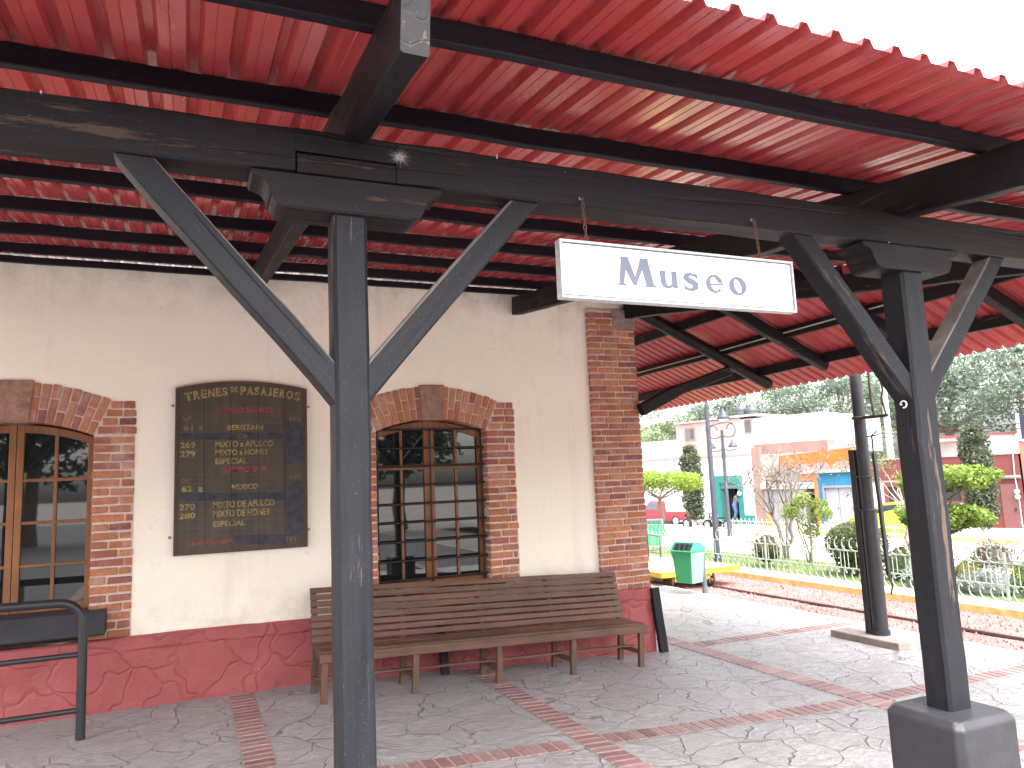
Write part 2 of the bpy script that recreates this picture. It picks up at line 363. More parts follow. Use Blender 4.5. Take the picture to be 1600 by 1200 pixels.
# brick bands laid flush in the floor
def band(m, ax, a0, a1, c0, w, pitch=.088):
    n = int((a1 - a0) / pitch)
    for i in range(n):
        s0 = a0 + i * pitch + .006; s1 = a0 + (i + 1) * pitch - .006; t = R.uniform(-.006, .006)
        col = gauss_col(R.choice([(.27, .155, .145), (.30, .175, .165), (.24, .135, .13), (.29, .185, .175)]), .1)
        if ax == 'y': x0, x1, y0, y1 = c0 - w / 2 + R.uniform(0, .008), c0 + w / 2 - R.uniform(0, .008), s0, s1; sk = (0, t)
        else: x0, x1, y0, y1 = s0, s1, c0 - w / 2 + R.uniform(0, .008), c0 + w / 2 - R.uniform(0, .008); sk = (t, 0)
        if ax == 'y': m.add([(a, b, zf(a) + .0022) for a, b in ((c0 - w / 2 - .004, a0 + i * pitch), (c0 + w / 2 + .004, a0 + i * pitch), (c0 + w / 2 + .004, a0 + (i + 1) * pitch), (c0 - w / 2 - .004, a0 + (i + 1) * pitch))], [(0, 1, 2, 3)], (.36, .30, .29))
        else: m.add([(a, b, zf(a) + .0022) for a, b in ((a0 + i * pitch, c0 - w / 2 - .004), (a0 + (i + 1) * pitch, c0 - w / 2 - .004), (a0 + (i + 1) * pitch, c0 + w / 2 + .004), (a0 + i * pitch, c0 + w / 2 + .004))], [(0, 1, 2, 3)], (.36, .30, .29))
        h = .005 + R.uniform(0, .003); q = [(x0, y0), (x1, y0), (x0, y1), (x1, y1)]
        vs = []
        for top in (0, 1):
            for k, (x, y) in enumerate(q):
                e = .006 if top else 0
                xx = x + (e if k % 2 == 0 else -e) + (sk[0] if k > 1 else 0); yy = y + (e if k < 2 else -e) + (sk[1] if k % 2 else 0)
                vs.append((xx, yy, zf(xx) + (h if top else -.01)))
        m.hexa(vs, col)
m = MB()
band(m, 'y', -11, -.05, 2.49, .2); band(m, 'y', -11, 8, 4.95, .22); band(m, 'y', -11, -.05, .44, .19); band(m, 'y', -11, -.05, -1.7, .2)
for a, b in ((-3, -1.81), (-1.59, .34), (.54, 2.38), (2.6, 4.83), (5.07, 7.3)): band(m, 'x', a, b, -2.33, .19)
band(m, 'x', 5.07, 7.35, 0.0, .2); band(m, 'x', -3, 7.3, -6.6, .2)
struct(m.build('floor_brick_band', BANDM))
# rails
rails = []
for k, (x, lab) in enumerate(((8.42, 'steel rail on the red ballast beside the yellow kerb'), (7.56, 'steel rail lying close under the platform edge'))):
    m = MB(); z = -.27
    for (a, b, c, d) in ((-.03, .03, 0, -.028), (-.008, .008, -.028, -.09), (-.05, .05, -.09, -.105)):
        m.box(x + a, x + b, -14, 22, z + c, z + d)
    o = m.build('rail', mat('rail_steel', (.12, .085, .075), .45, .5, var=.3, sc=9)); tag(o, lab, 'rail', 'railway rails')
# kerb with yellow face
m = MB(); m.box(9.57, 10.06, -14, 22, -.6, -.2); struct(m.build('kerb', CONC, bevel=.02))
m = MB(); m.box(9.562, 9.568, -14, 22, -.6, -.215); struct(m.build('kerb_yellow_face', mat('yellow_paint', (.60, .40, .15), .7, var=.35, sc=8, bump=.3)))
m = MB(); m.add([(10.06, -14, -.225), (11.9, -14, -.225), (11.9, 22, -.225), (10.06, 22, -.225)], [(0, 1, 2, 3)])
struct(m.build('lawn', mat('lawn_green', (.11, .15, .045), .9, var=.4, sc=6, bump=.5)))
m = MB()
for _ in range(5200):
    x = R.uniform(10.1, 11.85); y = R.uniform(-2, 9); h = R.uniform(.03, .07); a = R.uniform(0, PI); dx, dy = .006 * math.cos(a), .006 * math.sin(a)
    m.add([(x - dx, y - dy, -.225), (x + dx, y + dy, -.225), (x + R.uniform(-.03, .03), y + R.uniform(-.03, .03), -.225 + h)], [(0, 1, 2)], gauss_col((.15, .21, .06), .3))
o = m.build('grass', LEAF); o['kind'] = 'stuff'; o['label'] = 'short pale green grass behind the kerb'; o['category'] = 'grass'
m = MB(); m.add([(11.9, -30, -.26), (18.4, -30, -.26), (16.2, 40, -.26), (11.9, 40, -.26)], [(0, 1, 2, 3)])
struct(m.build('garden_path', mat('pale_path', (.46, .43, .40), .85, var=.15, sc=1.5, bump=.3)))
# street frame: s along the facades, n towards the station
A0 = Vector((19.6, 20, 0)); D0 = Vector((.334, -.943, 0)).normalized(); N0 = Vector((-.9426, -.3339, 0))
def W(s, n, z): v = A0 + D0 * s + N0 * n; return (v.x, v.y, z)
def wbox(m, s0, s1, n0, n1, z0, z1, col=None):
    m.hexa([W(s, n, z) for z in (z0, z1) for n in (n0, n1) for s in (s0, s1)], col)
m = MB(); wbox(m, -40, 60, 1.3, 8, -.62, -.50); struct(m.build('road', mat('asphalt', (.16, .155, .155), .85, var=.2, sc=2, bump=.3)))
m = MB(); wbox(m, -40, 60, 0, 1.3, -.62, -.43); struct(m.build('pavement', CONC))
m = MB(); m.hexa([(x + dx, y, z) for z in (-.6, -.2) for (x, y) in ((18.1, 5), (16.5, 15)) for dx in (0, .18)])
struct(m.build('street_kerb', mat('kerb_pale_yellow', (.60, .46, .22), .8, var=.3, sc=5)))

# ------------------------------------------------------------------ station building
bld = thing('station_building', 'cream station building with red plinth, brick arched windows and brick corner', 'building', (1, 0, 0))
WIN = [(2.19, .70), (-1.25, .55)]              # centre x, bottom z of each opening
HW, SP, RISE = .555, 2.17, .115
RAD = (HW * HW + RISE * RISE) / (2 * RISE); CZ = SP + RISE - RAD; RO = RAD + .325; AH = math.asin(HW / RAD)
m = MB()
holes = sorted((c - HW - .2, c + HW + .2, b) for c, b in WIN)
xc = -9.
for (h0, h1, b) in holes:
    m.box(xc, h0, .05, .4, .3, 3.602); m.box(h0, h1, .05, .4, .3, b - .0); m.box(h0, h1, .05, .4, 2.40, 3.602); xc = h1
m.box(xc, 4.5, .05, .4, .3, 3.602)
m.box(4.35, 4.5, .4, 9, .3, 3.5); m.box(-9, -8.8, .4, 9, .3, 3.5); m.box(-9, 4.5, 8.8, 9, .3, 3.5)
m.build('wall', CREAM, bld)
m = MB(); m.box(-9, 4.5, .4, 9, 3.5, 3.53); m.build('roof', CONC, bld)
# plinth: undulating stone-relief body and a band on top
def zt(x): return .548 - .0145 * max(0, x - .2)
m = MB(); n = 150; rows = [(-.6, -.004), (.10, -.012), (.25, -.002), (.38, .0), (.435, -.003)]
xs = [-9 + 13.53 * i / n for i in range(n + 1)]; vs = []
for r_, (z, y) in enumerate(rows):
    for x in xs:
        zz = z if r_ < 4 else zt(x) - .105
        vs.append((x, y - (.03 if x > 3.93 else 0) + R.gauss(0, .006), zz))
m.add(vs, [(r_ * (n + 1) + i, r_ * (n + 1) + i + 1, (r_ + 1) * (n + 1) + i + 1, (r_ + 1) * (n + 1) + i) for r_ in range(len(rows) - 1) for i in range(n)], smooth=True)
m.hexa([(4.53 + a, y, z) for z in (-.6, .42) for y in (-.034, 9) for a in (-.3, 0)])
m.build('plinth', PLINTH, bld)
m = MB(); n = 90; xs = [-9 + 13.53 * i / n for i in range(n + 1)]; vs = []
prof = [(.03, -.11), (-.012, -.105), (-.018, -.09), (-.017, -.012), (-.008, 0), (.06, .002)]
for (y, z) in prof:
    for x in xs: vs.append((x, y - (.03 if x > 3.93 else 0) + R.gauss(0, .0018), zt(x) + z + R.gauss(0, .002)))
m.add(vs, [(r_ * (n + 1) + i, r_ * (n + 1) + i + 1, (r_ + 1) * (n + 1) + i + 1, (r_ + 1) * (n + 1) + i) for r_ in range(len(prof) - 1) for i in range(n)])
m.hexa([(4.536 + a, y, z) for z in (.375, .482) for y in (-.045, 9) for a in (-.2, 0)])
m.build('plinth_band', PLINTH, bld)
BC = [(.47, .19, .10), (.51, .22, .115), (.43, .165, .10), (.37, .15, .11), (.50, .235, .14), (.45, .175, .095), (.32, .13, .105), (.49, .20, .10)]
def bcol(): return gauss_col(R.choice(BC), .1)
def bk(m, x0, x1, y0, y1, z0, z1, j=.0042): m.box(x0, x1, y0 - R.uniform(0, .006), y1, z0, z1, bcol(), j)
for (c, b) in WIN:
    wsL, wsR = MB(), MB(); mo = MB(); H = .0705
    for sd in (-1, 1):
        ws = wsL if sd < 0 else wsR
        # mortar bed of the jamb, then the courses
        x0, x1 = sorted((c + sd * (HW + .004), c + sd * (HW + .305)))
        mo.box(x0, x1, .047, .30, b, SP - .001)
        k = 0; z = b
        while z < SP - .03:
            z1 = min(z + H - .017, SP - .004); sp = (.20, .095) if k % 2 else (.125, .17)
            if k % 5 == 3: sp = (.24, .055)
            a = HW + R.uniform(-.003, .004)
            for i, w in enumerate(sp):
                e = a + w - .006 + (R.uniform(-.012, .012) if i else 0)
                xx = sorted((c + sd * a, c + sd * e)); bk(ws, xx[0], xx[1], .04, .26 if i == 0 else .12, z, z1)
                a = a + w + .008
            z += H; k += 1
        # level courses outside the skewback
        z = SP + .012
        mo.hexa([(c + sd * (xx), y, zz) for zz, xa in ((SP, HW - .004), (2.45, HW + .106)) for y in (.0464, .2) for xx in (xa, HW + .30)])
        while z < 2.44:
            a = HW + (z + .03 - SP) * math.tan(AH) + .014
            cut = HW + .31 - max(0, z - 2.36) * .35; mid = a + (cut - a) * R.uniform(.45, .6)
            for u0, u1 in ((a, mid - .006), (mid + .006, cut)):
                xx = sorted((c + sd * u0, c + sd * u1)); bk(ws, xx[0], xx[1], .04, .16, z, z + H - .014)
            z += H
    # voussoirs
    na = 19; da = 2 * AH / na
    for i in range(na):
        t0 = -AH + i * da + .0042; t1 = -AH + (i + 1) * da - .0042
        if abs((t0 + t1) / 2) < .075: continue
        ws = wsL if t0 + t1 < 0 else wsR
        cut = (RAD + .205) if i % 2 else (RAD + .11)
        ro = RO - R.uniform(0, .014)
        for r0, r1, dp in ((RAD, cut - .006, .26), (cut + .006, ro, .14)):
            y0 = .038 - R.uniform(0, .006); cc = bcol()
            ws.hexa([(c + r * math.sin(t), y, CZ + r * math.cos(t)) for r in (r0, r1) for y in (y0, dp) for t in (t0, t1)], cc)
    N2 = 24
    for i in range(N2):
        t0, t1 = -AH * 1.01 + 2.02 * AH * i / N2, -AH * 1.01 + 2.02 * AH * (i + 1) / N2
        mo.hexa([(c + r * math.sin(t), y, CZ + r * math.cos(t)) for r in (RAD + .005, RO - .012) for y in (.045, .30) for t in (t0, t1)])
    ws, ws2 = wsL, wsR
    so = ws.build('window_surround', BRICK, bld, bevel=.006); mo.build('mortar', MORTAR, so); ws2.build('window_surround', BRICK, bld, bevel=.006)
    ks = MB(); t = .074
    ks.hexa([(c + r * math.sin(q), y, CZ + r * math.cos(q)) for r in (RAD - .006, RO + .012) for y in (.022, .28) for q in (-t, t)])
    ks.build('keystone', STONE, so, bevel=.008)
# pilaster
pm = MB(); mo = MB(); mo.box(3.951, 4.524, .008, .6, .46, 3.46); z = .485; k = 0
while z < 3.43:
    z1 = z + .0525; a = 3.945 - R.uniform(-.002, .003); sp = [.195, .195, .19] if k % 2 else [.10, .20, .20, .08]
    if k % 3 == 2: sp = [.15, .2, .225]
    e = 4.532 + R.uniform(-.004, .006)
    for i, w in enumerate(sp):
        x1 = a + w - .006 if i < len(sp) - 1 else e
        bk(pm, a + .003, x1 - .003, .0, .2 if i else .1, z, z1, .0042); a += w + .002
    yy = .21                      # the return along the end wall
    while yy < 1.2:
        pm.box(4.4, e, yy, yy + .19, z, z1, bcol(), .003); yy += .2
    z += .0672; k += 1
po = pm.build('corner_pilaster', BRICK, bld, bevel=.006); mo.build('mortar', MORTAR, po)
pc = MB(); pc.box(4.26, 4.536, -.006, .3, 3.26, 3.462, j=.01); 
pc.build('mortar_patch', mat('grey_patch', (.30, .24, .215), .9, var=.35, sc=16, bump=.6), po)
# sills
m = MB(); m.box(-2.0, -.565, -.10, .16, .60, .785, j=.004); m.build('window_sill', BLOCKP, bld, bevel=.012)
m = MB(); m.box(1.5, 2.86, -.05, .24, .655, .70, j=.003); m.build('window_sill', BLOCKP, bld, bevel=.006)
# windows
def arch_z(x, r): return CZ + math.sqrt(max(0, r * r - x * x))
for wi, (c, b) in enumerate(WIN):
    zb = b + (.235 if wi == 1 else .005); y0, y1 = .185, .235
    f = MB()
    zb2 = zb + .05
    st = [(-HW, -HW + .05), (-.052, -.002), (.002, .052), (HW - .05, HW)]
    for a, e in st: f.hexa([(c + x, y, z) for z, in_ in ((zb, 0), (1, 1)) for y in (y0, y1) for x in (a, e)][:4] + [(c + x, y, arch_z(x, RAD) - .01) for y in (y0, y1) for x in (a, e)])
    for a, e in ((-HW + .05, -.052), (.052, HW - .05)):
        f.box(c + a, c + e, y0 + .002, y1, zb, zb + .055)
        n = 8
        for i in range(n):     # arched head rail
            xa, xb = a + (e - a) * i / n, a + (e - a) * (i + 1) / n
            f.hexa([(c + x, y, arch_z(x, RAD) - d) for d in (.075, .012) for y in (y0 + .002, y1) for x in (xa, xb)])
        mid = (a + e) / 2
        f.hexa([(c + x, y, z) for z in (zb + .055,) for y in (y0 + .006, y1 - .006) for x in (mid - .013, mid + .013)] + [(c + x, y, arch_z(x, RAD) - .07) for y in (y0 + .006, y1 - .006) for x in (mid - .013, mid + .013)])
        top = arch_z(e if a < 0 else a, RAD)
        stp = (SP + .02 - zb - .07) / 8
        if wi == 1: zs = [(zb + (SP - zb) * t, .013) for t in (.262, .505, .75)]
        else: zs = [(zb + .07 + stp * i - .006, h) for i, h in ((2, .010), (4, .010), (6, .024))]
        for z, h in zs: f.box(c + a, c + e, y0 + .004, y1 - .004, z - h, z + h)
    win = f.build('window', FRAMEW, bld, bevel=.004)
    g = MB()
    for a, e in ((-HW + .03, -.02), (.02, HW - .03)):
        n = 6
        vs = []
        for i in range(n + 1): x = a + (e - a) * i / n; vs += [(c + x, .213, zb + .02), (c + x, .213 , arch_z(x, RAD) - .04)]
        tilt = R.uniform(-.004, .004)
        vs = [(x, y + tilt * (x - c), z) for x, y, z in vs]
        g.add(vs, [(2 * i, 2 * i + 2, 2 * i + 3, 2 * i + 1) for i in range(n)])
    g.build('pane', GLASS, win)
    if wi == 0:
        gr = MB()
        for i in range(9):
            z = zb + .07 + i * (SP + .02 - zb - .07) / 8
            gr.tube([(c - HW - .02, .125, z), (c + HW + .02, .125, z + R.uniform(-.004, .004))], .011, 6)
        for x in (-HW + .03, 0., HW - .03): gr.tube([(c + x, .140, zb + .01), (c + x, .140, SP + .03)], .007, 6)
        gr.build('grille', IRON, win)
m = MB(); m.box(-2.1, 3.1, .5, .55, .4, 3.0); m.build('interior_wall', mat('dark_interior', (.03, .03, .03)), bld)

# ------------------------------------------------------------------ platform canopy
YB0, YB1, ZB0, ZB1 = -4.537, -4.405, 2.678, 2.832
can = thing('platform_canopy', 'black timber canopy with red corrugated metal roof over the station platform', 'canopy', (1.8, -4.47, 0))
S = .119
def zpf(y): return 3.55 + S * (y - .05)        # underside of front purlins
def zsf(y): return zpf(y) + .085               # underside of front sheets
def zss(x): return 3.60 - .455 * (x - 4.5)     # underside of side sheets
def hipx(y): return 4.436 - .2615 * y
m = MB()                                        # main beam in two spliced lengths
ym, hb = (YB0 + YB1) / 2, ZB1 - ZB0
zsp = 2.752
m.timber((-3.2, ym, (ZB0 + ZB1) / 2), (.316, ym, (ZB0 + ZB1) / 2), YB1 - YB0, hb, ch=.007, jit=.002)
m.timber((.322, ym, (ZB0 + zsp) / 2 - .001), (.655, ym, (ZB0 + zsp) / 2), YB1 - YB0 - .002, zsp - ZB0 - .004, ch=.004, jit=.001)
m.timber((.316, ym, (ZB1 + zsp) / 2 + .001), (.652, ym, (ZB1 + zsp) / 2), YB1 - YB0, ZB1 - zsp - .002, ch=.004, jit=.001)
m.timber((.654, ym, (ZB0 + ZB1) / 2), (5.6, ym, (ZB0 + ZB1) / 2 + .002), YB1 - YB0 + .004, hb + .002, ch=.007, jit=.002)
beam = m.build('beam', WX, can)
DRIP = mat('drip_white', (.6, .58, .55), .7)
for x, z in ((-.53, 2.79), (-.4, 2.826), (1.31, 2.80), (1.98, 2.83), (1.03, 2.83), (1.33, 2.76), (3.0, 2.69)):
    nb = MB(); nb.box(x - .0022, x + .0022, YB0 - .003, YB0 + .01, z - .009, z + .008, j=.001); nb.build('paint_drip', DRIP, beam)

def post(xl, xr, yf, yb_, ztop, zblock, seed, base):
    cx, cy = (xl + xr) / 2, (yf + yb_) / 2
    m = MB(); w, d = xr - xl, yb_ - yf
    m.timber((cx, cy, base), (cx - .0, cy, ztop), w, d, up=(0, 1, 0), ch=.012, jit=.0014, seg=.16)
    p = m.build('post', WZ, can)
    c = MB(); k0, k1 = cx - .318, cx + .318       # scrolled capital
    prof = [(k0, 2.672), (k0 + .002, 2.655)]
    for i in range(7): a = i / 6 * PI / 2; prof.append((k0 + .006 + .052 * math.sin(a) * 1.0, 2.650 - .046 * (1 - math.cos(a))))
    prof.append((k0 + .060, 2.592))
    for i in range(7): a = i / 6 * PI / 2; prof.append((k0 + .066 + .056 * (1 - math.cos(a)), 2.594 - .042 * math.sin(a)))
    right = [(2 * cx - x, z) for x, z in prof][::-1]
    poly = prof + right
    c.prism(poly, lambda x, z: (x, yf - .016, z), lambda x, z: (x, yb_ + .012, z))
    c.build('capital', WX, p, bevel=.004)
    br = MB(); br.timber((cx - .055 + .07, cy, 2.07 - .16), (cx - .675, cy, 2.71), .088, .098, up=(0, 1, 0), ch=.006, jit=.0018)
    br.build('brace', WB, p)
    br = MB(); br.timber((cx + .055 - .07, cy - .002, 2.075 - .16), (cx + .68, cy - .002, 2.71), .088, .098, up=(0, 1, 0), ch=.006, jit=.0018)
    br.build('brace', WB2, p)
    bl = MB(); h = .19; zb = zblock; g = zf(cx) - .03; ch = .028
    o = [(-h, -h + ch), (-h + ch, -h), (h - ch, -h), (h, -h + ch), (h, h - ch), (h - ch, h), (-h + ch, h), (-h, h - ch)]
    tp = [(x * .88, y * .88) for x, y in o]
    rings = [[(cx + x, cy + y, g) for x, y in o], [(cx + x, cy + y, zb - .03) for x, y in o], [(cx + x, cy + y, zb) for x, y in tp]]
    vs = [q for r_ in rings for q in r_]
    bl.add(vs, [(i * 8 + k, i * 8 + (k + 1) % 8, i * 8 + 8 + (k + 1) % 8, i * 8 + 8 + k) for i in range(2) for k in range(8)] + [tuple(16 + k for k in range(8))])
    bl.build('base_block', BLOCKP, p, bevel=.008)
    return p
p1 = post(.437, .551, -4.532, -4.412, 2.556, .60, 1, .3)
p3 = post(-2.21, -2.085, -4.532, -4.412, 2.556, .60, 3, .3)
p2 = post(3.066, 3.206, -4.536, -4.408, 2.556, .575, 2, .3)
hk = MB(); hk.tube([(3.058, -4.475 + .016 * math.cos(a), 1.93 + .016 * math.sin(a)) for a in [i * .45 for i in range(12)]], .0042, 6); hk.tube([(3.075, -4.459, 1.93), (3.058, -4.459, 1.93)], .004, 6); hk.build('hook', mat('hook_white', (.7, .7, .7), .4), p2)
# rafters
for x in (-2.15, .518, 3.12):
    m = MB(); hh = .185
    y0, y1 = -5.25, .048
    m.timber((x, y0, zpf(y0) - hh / 2 - .003), (x, y1, zpf(y1) - hh / 2 - .003), .077, hh, ch=.006, jit=.002)
    m.build('rafter', WY, can)
for y in (-4.95, -4.24, -3.52, -2.82, -2.07, -1.31, -.58, -.03):
    m = MB(); x1 = hipx(y) + .03
    m.timber((-3.3, y, zpf(y) + .042), (x1, y, zpf(y) + .042), .04, .078 if y < -.1 else .055, ch=.004, jit=.002, seg=.3)
    m.build('purlin', WP, can)
# corrugated sheets
def profile(a0, a1, pitch):
    pts = []; t = a0
    while t < a1:
        for d, h in ((0, 0), (.030, 0), (.033, .003), (.036, 0), (.076, 0), (.088, .029), (.114, .029)):
            pts.append((t + d * pitch / .128, h))
        t += pitch
    return pts
m = MB(); pr = profile(-3.3, 6.0, .1335); nr = 12; vs = []
for x, h in pr:
    ya = -5.335; yb_ = .34 if x < 4.43 else max(ya + .01, -(x - 4.436) / .2615)
    sheet = int((x + 3.3) // .8)
    for k in range(nr + 1):
        y = ya + (yb_ - ya) * k / nr
        vs.append((x, y, zsf(y) + h + .0012 * (sheet % 2) + .004 * math.sin(x * 2.1 + y * 1.7)))
m.add(vs, [(i * (nr + 1) + k, (i + 1) * (nr + 1) + k, (i + 1) * (nr + 1) + k + 1, i * (nr + 1) + k + 1) for i in range(len(pr) - 1) for k in range(nr)])
rs = m.build('roof_sheet', SHEET, can)
m = MB()
for y in (-4.95, -4.24, -3.52, -2.82, -2.07, -1.31):
    for i in range(17):
        x = -3.3 + .0165 + i * .534 + .02; 
        if x < hipx(y) - .1: m.tube([(x, y + .03, zsf(y) - .001), (x, y + .03, zsf(y) - .016)], .0022, 5)
m.build('roof_screw', STEEL, rs)['kind'] = 'stuff'
m = MB(); pr = profile(-5.3, 9.5, .1335); nr = 6; vs = []
for y, h in pr:
    xa = max(4.38, hipx(y)) if y < .2 else 4.38; xb = 6.62
    for k in range(nr + 1):
        x = xa + (xb - xa) * k / nr; vs.append((x, y, zss(x) + h))
m.add(vs, [(i * (nr + 1) + k, i * (nr + 1) + k + 1, (i + 1) * (nr + 1) + k + 1, (i + 1) * (nr + 1) + k) for i in range(len(pr) - 1) for k in range(nr)])
m.build('side_roof_sheet', SHEETX, can)
m = MB()                                        # hip rafter
m.timber((4.45, .02, 3.63 - .165), (hipx(-5.1), -5.1, zsf(-5.1) - .165), .085, .165, ch=.006); m.build('hip_rafter', WY, can)
m = MB()                                        # round-ended side rafter at the corner
m.tube([(4.5, -.06, zss(4.5) - .125), (5.4, -.07, zss(5.4) - .128), (6.27, -.08, zss(6.27) - .13), (6.30, -.08, zss(6.3) - .13), (6.315, -.08, zss(6.315) - .13)], [.066, .066, .066, .058, .03], 10)
m.build('side_rafter', WX, can)
for y in (-1.08, -2.15, -3.2):
    m = MB(); xa = hipx(y); m.timber((xa, y, zss(xa) - .125), (6.16, y, zss(6.16) - .125), .08, .12, ch=.01); m.build('side_rafter', WX, can)
for x in (5.06, 5.62, 6.14):
    m = MB(); ya = max(-5.2, -(x - 4.436) / .2615)
    m.timber((x, ya, zss(x) - .055), (x, 9, zss(x) - .055), .05, .105, ch=.004, jit=.002, seg=.4); m.build('side_purlin', WPY, can)
m = MB()
m.timber((4.50, -.07, 2.36), (5.0, -.07, 2.58), .09, .13, ch=.012); m.timber((4.98, -.07, 2.57), (5.72, -.07, zss(5.72) - .24), .09, .115, ch=.012)
m.build('corner_brace', WX, can)
m = MB(); m.tube([(5.585, -2.6, zss(5.585) - .06), (5.585, 0, zss(5.585) - .075), (5.585, 6, zss(5.585) - .06)], .008, 6); m.build('cable', mat('pale_cable', (.55, .5, .42), .6), can)

# knot fuzz on the beam: cobweb round a nail
m = MB(); cx_, cz_ = .664, 2.775
for _ in range(230):
    a = R.uniform(0, 2 * PI); L = abs(R.gauss(.02, .016)) + .006; a2 = a + R.uniform(-.3, .3); w = .00022
    p = Vector((cx_ + .004 * math.cos(a), YB0 - .004, cz_ + .004 * math.sin(a))); q = Vector((p.x + L * math.cos(a2), YB0 - .004 - R.uniform(0, .003), p.z + L * .85 * math.sin(a2)))
    n_ = Vector((-(q - p).z, 0, (q - p).x)).normalized() * w
    m.add([p - n_, p + n_, q], [(0, 1, 2)], (.5, .45, .42))
m.lathe((cx_, YB0 - .004, cz_), [(0, .006), (.006, 0), (0, -.006)], 6, (.35, .22, .15))
tag(m.build('cobweb', ATTR), 'small pale cobweb round a nail on the black beam beside the splice', 'cobweb')

# ------------------------------------------------------------------ museum sign
sg = thing('museum_sign', 'white hanging sign reading Museo on rusty chains below the beam', 'sign', (1.78, -4.6, 2.3))
X0, X1, Z0, Z1, YS = 1.238, 2.330, 2.303, 2.515, -4.60
m = MB(); m.box(X0, X1, YS, YS + .03, Z0, Z1); m.build('board', mat('sign_white', (.93, .93, .93), .35, var=.03, bump=.03), sg, bevel=.003)
m = MB(); t = .006
for a, b, c, d in ((X0 - .003, X1 + .003, Z1 - t, Z1 + .003), (X0 - .003, X1 + .003, Z0 - .003, Z0 + t), (X0 - .003, X0 + t, Z0 + t, Z1 - t), (X1 - t, X1 + .003, Z0 + t, Z1 - t)): m.box(a, b, YS - .006, YS + .034, c, d, j=.0006)
m.build('frame', mat('sign_frame', (.55, .54, .56), .5, .3, var=.25, sc=30), sg)
m = MB(); e = .008; u = .011
for a, b, c, d in ((X0 + e, X1 - e, Z1 - u, Z1 - e + .001), (X0 + e, X1 - e, Z0 + e, Z0 + u), (X0 + e, X0 + u, Z0 + u, Z1 - u), (X1 - u, X1 - e, Z0 + u, Z1 - u)): m.box(a, b, YS - .0015, YS + .002, c, d)
m.build('inner_line', mat('sign_line', (.11, .11, .13), .6), sg)
LBM = mat('letter_blue_grey', (.15, .168, .225), .5, var=.08); letters = MB(); lk = [0]
def letter_done(x0, x1, z0, z1):
    global letters
    xs_ = [v[0] for v in letters.v]; zs_ = [v[2] for v in letters.v]; a, b, c, d = min(xs_), max(xs_), min(zs_), max(zs_)
    letters.v = [(x0 + (v[0] - a) / (b - a) * (x1 - x0), v[1], z0 + (v[2] - c) / (d - c) * (z1 - z0)) for v in letters.v]
    letters.build('letter', LBM, sg); letters = MB()
def glyph(poly, x, z, sc):
    lk[0] += 1; y = YS - .0018 - .000012 * lk[0]
    letters.prism(poly, lambda a, b: (x + a * sc, y, z + b * sc), lambda a, b: (x + a * sc, YS + .001, z + b * sc))
def quadstroke(p, q, w0, w1, x, z, sc):
    d = Vector((q[0] - p[0], q[1] - p[1])).normalized(); n = Vector((-d.y, d.x))
    glyph([(p[0] + n.x * w0 / 2, p[1] + n.y * w0 / 2), (p[0] - n.x * w0 / 2, p[1] - n.y * w0 / 2), (q[0] - n.x * w1 / 2, q[1] - n.y * w1 / 2), (q[0] + n.x * w1 / 2, q[1] + n.y * w1 / 2)], x, z, sc)
def path(pts, ws, x, z, sc):
    n = len(pts); L = []; Rr = []
    for i, p in enumerate(pts):
        a = pts[max(i - 1, 0)]; b = pts[min(i + 1, n - 1)]; d = Vector((b[0] - a[0], b[1] - a[1])).normalized(); w = ws[i] / 2
        L.append((p[0] - d.y * w, p[1] + d.x * w)); Rr.append((p[0] + d.y * w, p[1] - d.x * w))
    for i in range(n - 1):
        glyph([L[i], L[i + 1], Rr[i + 1], Rr[i]], x, z, sc)
def ring(cx, cy, ro, ri, t0, t1, tilt, x, z, sc, n=40):
    pts_o = []; pts_i = []
    for i in range(n + 1):
        a = t0 + (t1 - t0) * i / n
        pts_o.append((cx + ro[0] * math.cos(a), cy + ro[1] * math.sin(a)))
        xi, yi = ri[0] * math.cos(a), ri[1] * math.sin(a); pts_i.append((cx + xi * math.cos(tilt) - yi * math.sin(tilt), cy + xi * math.sin(tilt) + yi * math.cos(tilt)))
    for i in range(n): glyph([pts_o[i], pts_o[i + 1], pts_i[i + 1], pts_i[i]], x, z, sc)
# M
bx, bz, sc = 1.486, 2.362, .0735
quadstroke((.17, 0.04), (.33, 1.42), .20, .27, bx, bz, sc); quadstroke((.34, 1.42), (.80, .06), .36, .20, bx, bz, sc)
quadstroke((.74, .06), (1.18, 1.42), .14, .26, bx, bz, sc); quadstroke((1.20, 1.42), (1.46, .05), .38, .34, bx, bz, sc)
for poly in ([(0, 0), (.40, 0), (.36, .07), (.24, .14), (.10, .14), (.0, .06)], [(1.22, 0), (1.74, 0), (1.72, .07), (1.58, .15), (1.34, .15), (1.22, .07)],
             [(.12, 1.50), (.60, 1.50), (.50, 1.40), (.42, 1.28), (.28, 1.30), (.22, 1.40)], [(.98, 1.50), (1.46, 1.50), (1.38, 1.42), (1.32, 1.28), (1.14, 1.30), (1.10, 1.42)]): glyph(poly, bx, bz, sc)
# u
letter_done(1.473, 1.646, 2.362, 2.473)
bx = 1.634; sc = .0735
path([(.19, .98), (.2, .6), (.21, .32), (.28, .12), (.42, .04), (.58, .08), (.72, .22)], [.28, .28, .28, .26, .2, .15, .12], bx, bz, sc)
path([(.80, .98), (.80, .5), (.82, .12)], [.28, .28, .28], bx, bz, sc)
glyph([(.0, .93), (.31, 1.0), (.31, .86), (.1, .86)], bx, bz, sc); glyph([(.58, .93), (.92, 1.0), (.92, .86), (.7, .86)], bx, bz, sc); glyph([(.7, .02), (.74, .16), (.94, .2), (1.02, .06), (.92, .02)], bx, bz, sc)
